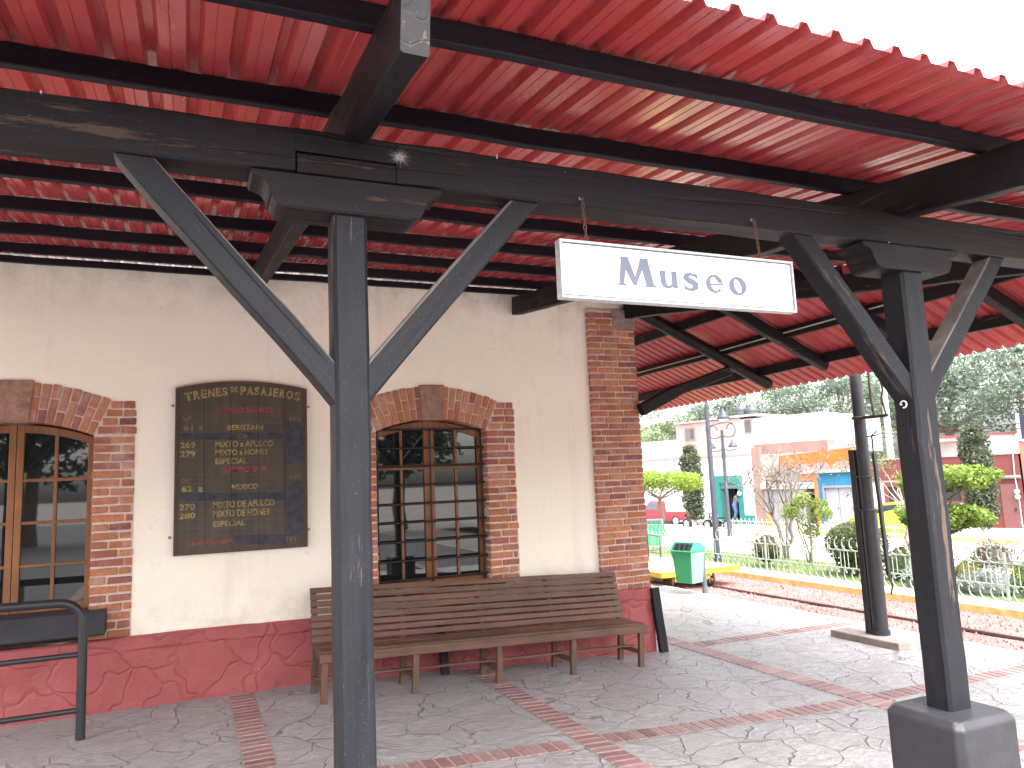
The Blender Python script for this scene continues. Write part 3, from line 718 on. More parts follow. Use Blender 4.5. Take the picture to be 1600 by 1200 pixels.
# s
letter_done(1.660, 1.748, 2.361, 2.433)
bx = 1.737
path([(.60, .80), (.50, .92), (.33, .95), (.17, .88), (.13, .74), (.24, .60), (.42, .49), (.55, .36), (.54, .18), (.40, .06), (.22, .05), (.08, .18)], [.08, .13, .17, .22, .26, .30, .31, .28, .26, .2, .15, .1], bx, bz, sc)
glyph([(.55, .98), (.63, .98), (.66, .70), (.60, .70)], bx, bz, sc); glyph([(.02, .30), (.08, .30), (.14, .02), (.05, .02)], bx, bz, sc)
# e
letter_done(1.771, 1.843, 2.359, 2.433)
bx = 1.820
ring(.42, .5, (.42, .50), (.20, .39), math.radians(10), math.radians(318), .2, bx, bz, sc)
glyph([(.14, .50), (.84, .56), (.84, .47), (.14, .42)], bx, bz, sc)
# o
letter_done(1.880, 1.962, 2.358, 2.433)
bx = 1.911; ring(.48, .5, (.48, .51), (.20, .385), 0, 2 * PI, .28, bx, bz, sc, 48)
letter_done(1.993, 2.079, 2.356, 2.432)
for cxn in (1.366, 2.190):
    m = MB(); zc = 2.705
    n = 9; lh = (zc - 2.512) / n
    for i in range(n):
        z = zc - (i + .5) * lh; ax = i % 2; pts = []
        for k in range(13):
            a = 2 * PI * k / 12; u, w = .0062 * math.cos(a), (lh * .68) * math.sin(a)
            pts.append((cxn + (u if ax else u * .25), -4.557 - .018 * (i / n) + (0 if ax else u), z + w))
        m.tube(pts, .0021, 6, cap=False)
    ch = m.build('chain', RUST, sg)
    h = MB(); h.lathe((0, 0, 0), [(0, .004), (.007, .002), (.008, 0), (0, 0)], 10); h.v = [(cxn + x, YB0 - z - .003, 2.709 + y) for x, y, z in h.v]
    h.tube([(cxn, YB0, 2.708), (cxn, YB0 - .022, 2.708), (cxn, YB0 - .024, 2.70)], .0025, 6); h.build('hook', STEEL, ch)

# ------------------------------------------------------------------ timetable board
tb = thing('timetable_board', 'dark wooden train timetable board with yellow lettering on the cream wall', 'sign', (.45, .03, 1.15))
BL, BR_, BB, BT, BA = -.088, 1.0, 1.157, 2.562, 2.628
def brd(u, v):       # position on the board sketch (0..1000 wide, 0..1200 tall) to wall x, z
    vt = 112 + (u - 100) / 815 * 13; vb = 1155 - (u - 73) / 844 * 55; f = (v - vt) / (vb - vt)
    ul = 100 - 27 * f; ur = 915 + 2 * f
    return BL + (BR_ - BL) * (u - ul) / (ur - ul), BT - (BT - BB) * f
poly = [(BL, BB), (BR_, BB)] + [(BR_ + (BL - BR_) * i / 14, BT + (BA - BT) * (1 - (2 * i / 14 - 1) ** 2)) for i in range(15)]
m = MB(); m.prism(poly, lambda x, z: (x, .018, z), lambda x, z: (x, .046, z)); m.build('panel', plank_mat('board_wood', 2, (.060, .046, .036), (.095, .073, .055), .5, .5), tb)
m = MB(); inn = [(.455 + (x - .455) * .965, 1.86 + (z - 1.86) * .972) for x, z in poly]; n = len(poly)
for i in range(n):
    k = (i + 1) % n; m.hexa([(q[0], y, q[1]) for q in (poly[i], inn[i]) for y in (.008, .019) for q in ((q), (poly[k] if q is poly[i] else inn[k]))])
m.build('frame', plank_mat('board_frame', 2, (.085, .04, .025), (.15, .07, .045), .6), tb)
def text_into(mb, s, x0, x1, z0, z1, y, rot=0, bold=.0):
    cu = bpy.data.curves.new('t', 'FONT'); cu.body = s; cu.offset = bold; cu.resolution_u = 3
    ob = bpy.data.objects.new('t', cu); COL.objects.link(ob); dg = bpy.context.evaluated_depsgraph_get()
    me = bpy.data.meshes.new_from_object(ob.evaluated_get(dg)); bpy.data.objects.remove(ob); bpy.data.curves.remove(cu)
    vs = [v.co.copy() for v in me.vertices]; fs = [tuple(p.vertices) for p in me.polygons]; bpy.data.meshes.remove(me)
    if not vs: return
    a0, a1 = min(v.x for v in vs), max(v.x for v in vs); b0, b1 = min(v.y for v in vs), max(v.y for v in vs)
    cx, cz = (x0 + x1) / 2, (z0 + z1) / 2; out = []
    for v in vs:
        x = (v.x - a0) / (a1 - a0) * (x1 - x0) + x0 - cx; z = (v.y - b0) / (b1 - b0) * (z1 - z0) + z0 - cz
        out.append((cx + x * math.cos(rot) - z * math.sin(rot), y, cz + x * math.sin(rot) + z * math.cos(rot)))
    mb.add(out, fs)
def btext(mb, s, u0, v0, u1, v1, bold=.026):
    x0, z1 = brd(u0, v0); x1, _ = brd(u1, v0); _, z0 = brd(u0, v1); text_into(mb, s, x0, x1, z0, z1, .0165, 0, bold)
ye = MB()
title = [('T', 150, 200), ('R', 205, 245), ('E', 252, 285), ('N', 293, 332), ('E', 340, 370), ('S', 376, 410), ('D', 428, 450), ('E', 456, 474), ('P', 490, 527), ('A', 530, 572), ('S', 577, 610), ('A', 618, 655), ('J', 660, 688), ('E', 697, 730), ('R', 738, 775), ('O', 783, 825), ('S', 833, 872)]
for ch, u0, u1 in title:
    uc = (u0 + u1) / 2; q = (uc - 510) / 360; v0 = 104 + 42 * q * q; hgt = 55 if ch not in 'DE' or not (420 < uc < 480) else 36
    x0, z1 = brd(u0, v0); x1, _ = brd(u1, v0); _, z0 = brd(u0, v0 + hgt); text_into(ye, ch, x0, x1, z0, z1, .0165, -.16 * q, .04)
YEM = mat('board_yellow', (.33, .255, .08), .6, var=.55, sc=25, bump=0); RDM = mat('board_red', (.32, .06, .05), .6, var=.55, sc=25, bump=0); DUM = mat('board_faded', (.17, .135, .065), .6, var=.5, sc=25, bump=0)
ye.build('heading', YEM, tb)
def inscribe(a, mt): q = MB(); btext(q, *a); q.build('inscription', mt, tb)
for a in (('BERISTAIN', 407, 347, 630, 382), ('269', 122, 455, 213, 493), ('MIXTO a APULCO', 332, 450, 695, 488), ('279', 122, 510, 213, 548), ('MIXTO a HONEY', 332, 503, 665, 540), ('ESPECIAL', 332, 557, 528, 594),
          ('62', 128, 727, 190, 764), ('a', 225, 733, 255, 764), ('MEXICO', 430, 718, 597, 753), ('270', 112, 840, 207, 878), ('MIXTO DE APULCO', 315, 824, 700, 866), ('280', 110, 893, 207, 930), ('MIXTO DE HONEY', 315, 879, 675, 923), ('ESPECIAL', 315, 945, 512, 980)): inscribe(a, YEM)
for a in (('Nº', 135, 292, 192, 328), ('Hrs.', 802, 292, 880, 327), ('61', 142, 347, 200, 382), ('a', 232, 352, 260, 382), ('Nº', 130, 676, 188, 710), ('Hrs.', 800, 657, 880, 690), ('191', 775, 1037, 838, 1070), ('Oh', 470, 400, 530, 432)): inscribe(a, DUM)
for a in (('RUMBO NORTE', 340, 235, 695, 272), ('RUMBO SUR', 362, 612, 660, 648), ('VENTOQUIPA', 155, 1066, 440, 1098)): inscribe(a, RDM)
BLM = mat('board_blue', (.046, .046, .062), .6, var=.5, sc=14, bump=.1); ln = MB()
def brect(mb, u0, v0, u1, v1, y):
    a, b, c, d = brd(u0, v0), brd(u1, v0), brd(u1, v1), brd(u0, v1); mb.add([(q[0], y, q[1]) for q in (a, d, c, b)], [(0, 1, 2, 3)])
for a in ((112, 394, 755, 440), (110, 766, 770, 820), (777, 335, 888, 590), (777, 700, 888, 1033), (445, 1026, 775, 1085)): q_ = MB(); brect(q_, *a, .0172); q_.build('blue_patch', BLM, tb)
for v, u1 in ((284, 890), (338, 765), (392, 765), (442, 765), (498, 765), (550, 765), (604, 890), (655, 890), (715, 770), (764, 770), (823, 770), (880, 765), (930, 765), (985, 765), (1022, 765)): brect(ln, 108, v, u1, v + 2.2, .0160)
brect(ln, 264, 290, 266, 600, .0160); brect(ln, 764, 335, 767, 985, .0160)
ln.build('ruled_lines', mat('board_line', (.13, .10, .04), .6), tb)
cr = MB()
for u in (262, 428, 598, 765): brect(cr, u, 130, u + 3, 1110, .0158)
cr.build('board_joints', mat('joint_dark', (.012, .01, .01), .8), tb)
for x, z in ((-.108, 2.414), (1.02, 2.403), (1.012, 1.306), (-.117, 1.309)):
    s_ = MB(); s_.lathe((0, 0, 0), [(0, .006), (.006, .006), (.012, .003), (.013, 0), (0, 0)], 12); s_.v = [(x + a, .048 - c, z + b) for a, b, c in s_.v]; s_.build('mounting_screw', STEEL, tb)

# ------------------------------------------------------------------ bench
be = thing('bench', 'long brown slatted wooden bench against the red plinth under the window', 'bench', (.97, -.70, zf(.97)))
be['_abs'] = 0; be.rotation_euler = (0, .0437, .042); L = 3.07
del be['_abs']
m = MB()
for i in range(5):
    y = -.01 + i * .068; m.timber((0, y + .03, .375 + .004 * abs(i - 2)), (L, y + .03, .375 + .004 * abs(i - 2)), .057, .022, ch=.003, jit=.0012, seg=.4)
m.build('seat', BENCHW, be)
m = MB()
for i in range(8):
    z = .425 + i * .0545; y = .335 + (z - .4) * .40; m.timber((.0, y, z), (L, y, z + R.uniform(-.002, .002)), .018, .046, up=(0, .38, 1), ch=.003, jit=.0014, seg=.4)
m.build('backrest', BENCHW, be)
lx = [.035, .785, 1.54, 2.28, 3.03]
for x in lx:
    b_ = MB(); b_.timber((x, .345, .36), (x, .525, .80), .045, .03, up=(0, 1, 0), ch=.003); b_.build('back_support', BENCHL, be)
m = MB(); m.timber((-.01, -.03, .345), (L + .01, -.03, .345), .028, .07, ch=.004, jit=.0015, seg=.4); m.build('front_rail', BENCHW, be)
for x in lx:
    for y, top in ((-.005, .33), (.345, .34)):
        l_ = MB(); l_.timber((x, y, -.01), (x, y, top), .05, .045, up=(0, 1, 0), ch=.003); l_.build('leg', BENCHL, be)
    l_ = MB(); l_.timber((x, -.005, .125), (x, .345, .125), .028, .04, ch=.003); l_.timber((x + .002, .0, .322), (x + .002, .36, .322), .03, .05, ch=.003); l_.build('cross_brace', BENCHL, be)
m = MB(); m.timber((0, .17, .158), (L, .17, .158), .035, .022, ch=.003); m.build('stretcher', BENCHW, be)

# ------------------------------------------------------------------ small things at the building
m = MB(); m.timber((4.575, -.10, zf(4.55) - .01), (4.53, -.06, .485), .095, .055, up=(0, 1, 0), ch=.006)
tag(m.build('leaning_post', WZ), 'short black timber post leaning against the brick corner of the station', 'post')
m = MB(); m.timber((2.185, -.14, zf(2.18) - .01), (2.185, -.05, .42), .075, .05, up=(0, 1, 0), ch=.005)
tag(m.build('timber_prop', WZ), 'dark timber stub standing behind the bench legs against the plinth', 'timber')
hr = thing('handrail', 'black tubular metal handrail in front of the left window', 'handrail', (-.66, -.663, 0))
yh = -.663; r = .031; pts = [(-.652, yh, -.02), (-.655, yh, .78)]
for i in range(1, 9): a = i / 8 * PI / 2; pts.append((-.655 - .155 * (1 - math.cos(a)), yh, .78 + .155 * math.sin(a)))
pts += [(-2.3, yh, .95)]
for i in range(1, 7): a = i / 6 * PI / 2; pts.append((-2.3 - .155 * math.sin(a), yh, .795 + .155 * math.cos(a)))
pts += [(-2.455, yh, 0)]
m = MB(); m.tube(pts, r, 14); m.build('top_tube', BLACKP, hr)
for z in (.572, .195):
    m = MB(); m.tube([(-.66, yh, z), (-2.45, yh, z - .01)], .019, 10); m.build('cross_tube', BLACKP, hr)

# ------------------------------------------------------------------ signal pipe post
sp = thing('signal_post', 'black double pipe post with side bars on a concrete slab near the track', 'post', (6.75, -.95, -.12))
px_, py_ = 6.76, -.905
m = MB(); m.hexa([(x, y, z) for z in (-.25, -.11) for y in (-1.30, -.42) for x in (6.54, 6.98)]); m.build('base_slab', mat('slab', (.27, .225, .205), .9, var=.3, sc=8, bump=.5), sp, bevel=.012)
m = MB(); m.tube([(px_, py_, -.12), (px_, py_, 1.19)], .078, 18); m.tube([(px_, py_, -.12), (px_, py_, -.06)], .092, 18); m.tube([(px_, py_, 1.165), (px_, py_, 1.20)], .084, 18); m.build('lower_pipe', BLACKP, sp)
m = MB(); m.tube([(px_, py_, 1.18), (px_, py_, 3.9)], .064, 18); m.build('upper_pipe', BLACKP, sp)
m = MB(); m.timber((px_ - .02, -.79, -.12), (px_ - .02, -.79, 1.84), .075, .08, up=(0, 1, 0), ch=.01, jit=.001); m.build('flat_bar', BLACKP, sp)
m = MB(); m.timber((px_ - .02, -1.095, .52), (px_ - .02, -1.065, 1.79), .04, .035, up=(0, 1, 0), ch=.004, jit=.001); m.tube([(px_ - .02, -1.09, .54), (px_ - .02, -1.13, .42), (px_ - .02, -1.10, .33)], .01, 6); m.tube([(px_ - .02, -1.06, 1.78), (px_ - .02, -1.06, 1.98), (px_ - .02, -1.13, 2.02)], .009, 6); m.tube([(px_ - .02, -1.0, 1.97), (px_ - .02, -1.14, 1.98)], .008, 6); m.build('side_bar', BLACKP, sp)
m = MB()
for z in (1.545, 1.19): m.tube([(px_ + .083 * math.cos(a), py_ + .083 * math.sin(a), z) for a in [i * PI / 8 for i in range(17)]], .009, 6, cap=False)
m.build('clamp_ring', BLACKP, sp)
m = MB(); m.tube([(px_ - .02, -.83, 2.185), (px_ - .02, -1.29, 2.175)], .017, 8); m.tube([(px_ - .02, -1.12, 2.18), (px_ - .02, -1.10, 2.38), (px_ - .02, -1.10, 3.2)], .013, 8); m.tube([(px_ - .02, -1.27, 2.18), (px_ - .02, -1.235, 2.36), (px_ - .02, -1.26, 2.45), (px_ - .02, -1.24, 2.6), (px_ - .02, -1.24, 3.1)], .011, 8)
m.tube([(px_ + .07 * math.cos(a), py_ + .07 * math.sin(a), 2.185) for a in [i * PI / 8 for i in range(17)]], .014, 6, cap=False); m.build('bracket', mat('rusty_bracket', (.06, .035, .03), .7, .2, var=.4), sp)

# ------------------------------------------------------------------ bins
def bin_at(name, label, x, y, zg, h0, rot, w=.42, hh=.52):
    t = thing(name, label, 'bin', (x, y, zg)); c_, s_ = math.cos(rot), math.sin(rot)
    def P(a, b, z): return (x + a * c_ - b * s_, y + a * s_ + b * c_, zg + z)
    m = MB(); m.tube([P(.13, .0, -.02), P(.13, 0, h0 + hh * .9)], .04, 12); m.build('pole', mat('bin_pole', (.10, .115, .12), .6), t)
    m = MB(); d = .17; zt_ = h0 + hh; b0, b1 = h0, zt_
    g = (.05, .36, .15)
    m.hexa([P(a * (.80 if z == b0 else 1), b * (.78 if z == b0 else 1) - .20, z) for z in (b0, b1) for b in (-d, d) for a in (-w / 2, w / 2)], g)
    m.hexa([P(a, b - .20, z) for z in (b1 - .03, b1) for b in (-d - .012, d + .012) for a in (-w / 2 - .012, w / 2 + .012)], (.045, .33, .15))
    m.build('bucket', mat('bin_green', None, .45, var=.12, bump=.05), t, bevel=.012)
    m = MB(); m.hexa([P(w / 2 * (.80 if z < b0 + .05 else 1.0) + q, b * (.76 if z < b0 + .05 else .97) - .20, z) for z in (b0 + .01, b1 - .035) for b in (-d, d) for q in (-.004, .003)], (.20, .58, .36)); m.build('lit_side_skin', mat('bin_lit_side', None, .4, var=.08, bump=.05), t)  # pale skin over one side: its brighter lighting painted as colour
    m = MB(); cl = (.055, .30, .22)
    for sd in (-1, 1):
        pl = [(-d - .01, b1), (d + .02, b1), (d + .02, b1 + .03), (d * .35, b1 + .115), (-d * .45, b1 + .115)]
        xa, xb = sorted((sd * (w / 2 + .014), sd * (w / 2 - .008))); m.prism(pl, lambda b, z: P(xa, b - .20, z), lambda b, z: P(xb, b - .20, z), cl)
    m.hexa([P(a, b - .20, z) for z in (b1 + .09, b1 + .118) for b in (-d * .45, d * .35) for a in (-w / 2, w / 2)], cl)
    for i in range(4):
        a = -w / 2 + .05 + i * (w - .1) / 3; m.hexa([P(a + q, b - .20, z) for z, b_ in ((b1 + .0, 0), (b1 + .09, .05)) for b in (-d + b_, -d + b_ + .015) for q in (-.01, .01)], (.03, .05, .05))
    lid = m.build('lid', mat('bin_lid', None, .5, var=.1, bump=.05), t)
    m = MB(); m.hexa([P(a, b - .20, z) for z, sh in ((b1 - .001, 0), (b1 + .085, .06)) for b in (-d * .8 + sh, d * .8 - sh * .4) for a in (-w / 2 + .02, w / 2 - .02)]); m.build('opening', mat('bin_dark', (.01, .01, .012)), lid)
    return t
bin_at('trash_bin', 'bright green litter bin on a grey pole at the platform edge before the yellow cart', 7.42, 3.1, zf(7.4), .17, -1.28, .38, .50)
bin_at('trash_bin', 'paler green litter bin behind the fence at far left beside the mushroom tree', 11.0, 9.6, -.23, .15, -.6)

# ------------------------------------------------------------------ rail cart
ct = thing('rail_cart', 'low yellow flat rail cart with spoked wheels standing on the track', 'rail cart', (8.1, 4.6, -.3))
YL = (.62, .42, .03)
m = MB()
for i in range(8):
    y = 3.98 + i * .205; m.box(7.36, 8.92, y, y + .198, -.02, .028, gauss_col((.80, .66, .28), .05), .002)
m.build('deck', mat('deck_paint', None, .6, var=.2, sc=7, bump=.2), ct)
m = MB(); m.box(7.34, 8.94, 3.93, 3.975, -.055, .03, YL); m.box(7.34, 8.94, 5.625, 5.66, -.055, .03, YL); m.box(7.32, 7.355, 3.93, 5.66, -.055, .03, YL); m.box(8.925, 8.96, 3.93, 5.66, -.055, .03, YL)
m.box(7.70, 8.28, 4.02, 4.10, -.13, -.06, (.70, .45, .05)); m.box(7.40, 8.9, 5.4, 5.48, -.13, -.06, (.70, .45, .05)); m.box(7.62, 7.70, 4.0, 5.6, -.15, -.06, (.66, .42, .05)); m.box(8.28, 8.36, 4.0, 5.6, -.15, -.06, (.66, .42, .05))
m.build('chassis', mat('cart_yellow', None, .5, var=.15, bump=.1), ct)
for x in (7.56, 8.42):
    for y in (4.10, 5.3):
        w = MB(); rr = .125; z = -.27 + rr
        w.tube([(x, y + rr * math.cos(a), z + rr * math.sin(a)) for a in [i * PI / 12 for i in range(25)]], .022, 8, cap=False)
        w.tube([(x - .05, y, z), (x + .05, y, z)], .026, 10)
        for i in range(5): a = i * 2 * PI / 5 + .3; w.tube([(x, y, z), (x, y + rr * math.cos(a), z + rr * math.sin(a))], .012, 6)
        w.build('wheel', mat('wheel_iron', (.10, .065, .055), .7, .3, var=.4), ct)

# ------------------------------------------------------------------ ornamental fence
def arc(c, r, a0, a1, y0=0, n=9): return [(c[0], c[1] + r * math.cos(a0 + (a1 - a0) * i / n), c[2] + r * math.sin(a0 + (a1 - a0) * i / n)) for i in range(n + 1)]
def fence(x, y0, y1, zb, h, name, label, col, pitch=.155, bot=True):
    t = thing(name, label, 'fence', (x, (y0 + y1) / 2, zb)); FM = mat(name + '_paint', col, .6, .2, var=.3, sc=20, bump=.1)
    m = MB(); zt_ = zb + h; zl, zu = zb + h * .31, zb + h * .70
    for z in (zl, zu): m.tube([(x, y0, z), (x, y1, z)], .0095, 6)
    if bot: m.tube([(x, y0, zb + .02), (x, y1, zb + .02)], .006, 6)
    m.build('fence_rail', FM, t)
    m = MB(); n = int((y1 - y0) / pitch)
    for i in range(n):
        y = y0 + (i + .5) * pitch; m.tube([(x, y, zl), (x, y, zu)], .0075, 5)
        if i % 2: m.tube([(x, y + pitch * .5, zl), (x, y + pitch * .5, zu)], .0075, 5)
    m.build('picket', FM, t)['kind'] = 'stuff'
    m = MB(); r = h * .15
    for i in range(n):
        y = y0 + (i + .5) * pitch
        m.tube(arc((x, y, zu + r), r, -2.7, 1.15), .0105, 5)
        if bot: m.tube(arc((x, y, zl - r), r, -1.3, 2.9), .0105, 5)
    m.build('scroll', FM, t)['kind'] = 'stuff'
    k = max(1, int((y1 - y0) / 2.2))
    for i in range(k + 1):
        y = y0 + (y1 - y0) * i / k; m = MB(); m.box(x - .014, x + .014, y - .014, y + .014, zb - .02, zt_ - h * .1); m.build('fence_post', FM, t)
    return t
fence(9.98, -2.4, 13.5, -.205, .72, 'garden_fence', 'pale green wrought iron fence with scrolls on the yellow kerb', (.33, .39, .32))
fence(16.9, 3.0, 14.0, -.20, .34, 'street_fence', 'low white scrolled fence along the pale kerb across the garden', (.55, .52, .46), .2, False)
m = MB(); yy = 8.05; m.tube([(9.9, 7.75, -.2), (9.9, 7.75, .27), (9.9, 8.25, .30), (9.9, 8.25, -.2)], .016, 6); m.tube([(9.9, 7.75, -.1), (9.9, 8.25, -.1)], .012, 6)
tag(m.build('bike_hoop', BLACKP), 'dark metal hoop standing before the fence at the far left', 'hoop')

# ------------------------------------------------------------------ lamp posts
m_l = mat('lamp_grey', (.055, .06, .08), .5, .2, var=.2)
l1 = thing('lamp_post', 'plain dark grey lamp pole standing behind the fence near the cart', 'lamp post', (10.15, 6.05, -.2))
m = MB(); m.tube([(10.15, 6.05, -.22), (10.15, 6.05, .5), (10.15, 6.05, 1.6), (10.15, 6.05, 3.1)], [.075, .062, .055, .042], 12); m.tube([(10.15, 6.05, -.22), (10.15, 6.05, -.1)], .1, 12); m.build('pole', m_l, l1)
m = MB(); m.tube([(10.15, 6.05, 2.55), (10.15, 6.05, 2.62)], .055, 10); m.tube([(10.15, 6.05, 3.05), (10.15, 6.05, 3.2)], [.05, .03], 10); m.build('collar', m_l, l1)
l2 = thing('street_lamp', 'ornate dark street lamp with hanging lanterns on scrolled arms', 'street lamp', (15.1, 11.75, -.25))
X_, Y_ = 15.1, 11.74
m = MB(); m.tube([(X_, Y_, -.25), (X_, Y_, .3), (X_, Y_, 2.1), (X_, Y_, 2.95)], [.08, .06, .05, .04], 12); m.tube([(X_, Y_, 2.1), (X_, Y_, 2.4)], .06, 10); m.build('pole', m_l, l2)
def lantern(x, y, z, s=1.):
    m = MB(); m.lathe((x, y, z), [(0, .30 * s), (.03 * s, .28 * s), (.05 * s, .2 * s), (.10 * s, .17 * s), (.11 * s, .1 * s), (.17 * s, .07 * s), (.19 * s, 0), (.17 * s, -.02 * s), (0, -.02 * s)], 14); o = m.build('lantern', m_l, l2)
    m = MB(); m.lathe((x, y, z - .02 * s), [(.15 * s, 0), (.13 * s, -.05 * s), (0, -.07 * s)], 14); m.build('globe', mat('lamp_globe', (.75, .75, .72), .3), o)
lantern(X_, Y_ - .12, 3.30, 1.05); lantern(X_, Y_ - .45, 2.42, .72); lantern(X_, Y_ + .55, 2.42, .72)
for sd in (-1, 1):
    m = MB(); c0 = (X_, Y_ + sd * .42, 2.92)
    m.tube([(X_, Y_, 2.78), (X_, Y_ + sd * .25, 2.72)] + [(X_, c0[1] + sd * .2 * math.cos(a), c0[2] + .2 * math.sin(a)) for a in [-1.6 + i * .5 for i in range(10)]], .016, 6)
    m.tube([(X_, Y_ + sd * .6, 3.0), (X_, Y_ + sd * .5, 3.14), (X_, Y_, 3.17)], .014, 6); m.tube([(X_, Y_ + sd * .1, 2.35), (X_, Y_ + sd * .3, 2.30), (X_, Y_ + sd * .62, 2.34)], .014, 6); m.build('arm', m_l, l2)

# ------------------------------------------------------------------ vegetation
def limb(m, p, q, r0, r1, col=(.16, .12, .09), n=6, wob=.03):
    p = Vector(p); q = Vector(q); L = (q - p).length
    pts = [p + (q - p) * (i / 4) + Vector((R.gauss(0, wob * L), R.gauss(0, wob * L), 0)) * (1 if 0 < i < 4 else 0) for i in range(5)]
    m.tube(pts, [r0 + (r1 - r0) * i / 4 for i in range(5)], n, col); return q
def plant(name, label, cat, base, trunk_fn, crown_fn, group=None, tcol=None):
    t = thing(name, label, cat, base, group)
    if trunk_fn: m = MB(); trunk_fn(m); m.build('trunk', BARK, t)
    if crown_fn: m = MB(); crown_fn(m); m.build('crown', LEAF, t)
    return t
LIME = (.235, .34, .045); SAGE = (.22, .26, .22); OLIVE = (.12, .145, .085); MIDG = (.10, .16, .06)
# mushroom-clipped tree
def tr(m):
    b = (14.0, 13.55, -.25); limb(m, b, (13.95, 13.6, .95), .07, .055)
    for i in range(9): a = i * .7; limb(m, (13.95, 13.6, .9), (13.95 + .9 * math.cos(a), 13.6 + 1.1 * math.sin(a), 1.3 + R.uniform(0, .2)), .03, .008)
def cr_(m):
    for i in range(44):
        a = R.uniform(0, 2 * PI); q = math.sqrt(R.random()); x, y = 13.95 + 1.0 * q * math.cos(a), 13.6 + 1.55 * q * math.sin(a)
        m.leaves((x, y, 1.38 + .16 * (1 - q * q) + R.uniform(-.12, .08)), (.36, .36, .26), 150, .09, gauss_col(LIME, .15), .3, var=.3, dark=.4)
plant('clipped_tree', 'lime green tree clipped flat like a mushroom left of the grey lamp pole', 'tree', (14.0, 13.55, -.25), tr, cr_)
# columns of cypress
def cypress(x, y, zb, zt_, rx, label, lean=0.):
    def tr(m): limb(m, (x, y, zb - .1), (x + lean * .3, y, zb + 1.2), .09, .06, (.45, .42, .38)); 
    def cr2(m):
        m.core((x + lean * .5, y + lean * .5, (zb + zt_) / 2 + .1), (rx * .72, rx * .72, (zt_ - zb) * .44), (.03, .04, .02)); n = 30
        for i in range(n):
            f = i / (n - 1); z = zb + (zt_ - zb) * (.06 + .94 * f); r_ = rx * (.82 + .25 * math.sin(PI * (f * .8 + .1)) + R.uniform(-.08, .08)) * (1 if f < .9 else .72)
            for k in range(4):
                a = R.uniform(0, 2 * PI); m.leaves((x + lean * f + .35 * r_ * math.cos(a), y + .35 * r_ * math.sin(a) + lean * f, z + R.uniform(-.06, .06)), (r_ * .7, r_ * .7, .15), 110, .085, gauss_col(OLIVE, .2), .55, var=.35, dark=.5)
    plant('cypress', label, 'tree', (x, y, zb), tr, cr2, None)
cypress(17.2, 16.25, -.0, 2.62, .40, 'narrow dark cypress column behind the mushroom tree at left')
cypress(18.3, 5.95, .02, 2.5, .38, 'tall leaning dark cypress column before the red house at right', .12)
# bare tree
def tr(m):
    b = (11.95, 5.95, -.25); cg = (.19, .165, .145)
    for i in range(3):
        p = limb(m, (b[0] + R.uniform(-.06, .06), b[1] + (i - 1) * .07, b[2]), (b[0] + R.uniform(-.1, .1), b[1] + (i - 1) * .28, .75 + R.uniform(-.1, .2)), .05, .034, cg)
        for k in range(5):
            q = limb(m, p, (p.x + R.uniform(-.5, .5), p.y + R.uniform(-.6, .6) + (i - 1) * .2, 1.25 + R.uniform(-.1, .5)), .022, .012, cg)
            for j in range(6):
                s_ = limb(m, q, (q.x + R.uniform(-.35, .35), q.y + R.uniform(-.4, .4), q.z + R.uniform(-.1, .42)), .010, .005, cg, 4)
                for w in range(5): limb(m, s_, (s_.x + R.uniform(-.2, .2), s_.y + R.uniform(-.2, .2), s_.z + R.uniform(-.12, .22)), .005, .002, gauss_col((.22, .175, .15), .2), 3)
def cr_(m):
    for _ in range(60):
        m.leaves((11.95 + R.uniform(-.6, .6), 5.95 + R.gauss(0, .48), 1.55 + R.gauss(0, .3)), (.16, .16, .14), 14, .05, R.choice([(.24, .18, .14), (.18, .13, .10), (.15, .15, .08)]), .2)
plant('bare_tree', 'nearly bare grey branched tree with dry brownish twigs behind the fence', 'tree', (11.95, 5.95, -.25), tr, cr_)
# yellow-green shrub
def tr(m):
    b = Vector((11.43, 4.78, -.25))
    for i in range(6): limb(m, b + Vector((R.uniform(-.05, .05), R.uniform(-.08, .08), 0)), b + Vector((R.uniform(-.15, .15), R.uniform(-.25, .25), .7 + R.uniform(0, .3))), .02, .01, (.18, .16, .10))
def cr_(m):
    for (y, z, r_) in ((4.78, 1.05, .2), (4.6, .85, .25), (5.05, .82, .24), (5.3, .78, .16), (4.35, .78, .18), (4.75, .6, .22), (4.8, .4, .16), (4.5, .95, .16), (4.95, 1.0, .15)):
        m.leaves((11.43 + R.uniform(-.15, .15), y, z), (r_, r_, r_ * .8), 260, .055, gauss_col((.22, .30, .06), .2), .3, var=.35)
plant('yellow_shrub', 'loose upright yellow green shrub right of the bare tree', 'shrub', (11.43, 4.78, -.25), tr, cr_)
def cr_(m):
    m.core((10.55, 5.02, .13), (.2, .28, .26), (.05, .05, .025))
    for _ in range(16):
        a = R.uniform(0, 2 * PI); z = R.uniform(-.05, .36); m.leaves((10.55 + .12 * math.cos(a), 5.02 + .22 * math.sin(a), z), (.16, .2, .12), 120, .045, (.26, .13, .09) if z > .22 else (.15, .17, .08), .4, var=.35)
plant('red_topped_bush', 'small clipped bush with reddish brown top just behind the fence', 'bush', (10.55, 5.02, -.22), lambda m: limb(m, (10.55, 5.02, -.25), (10.55, 5.02, .1), .03, .02), cr_)
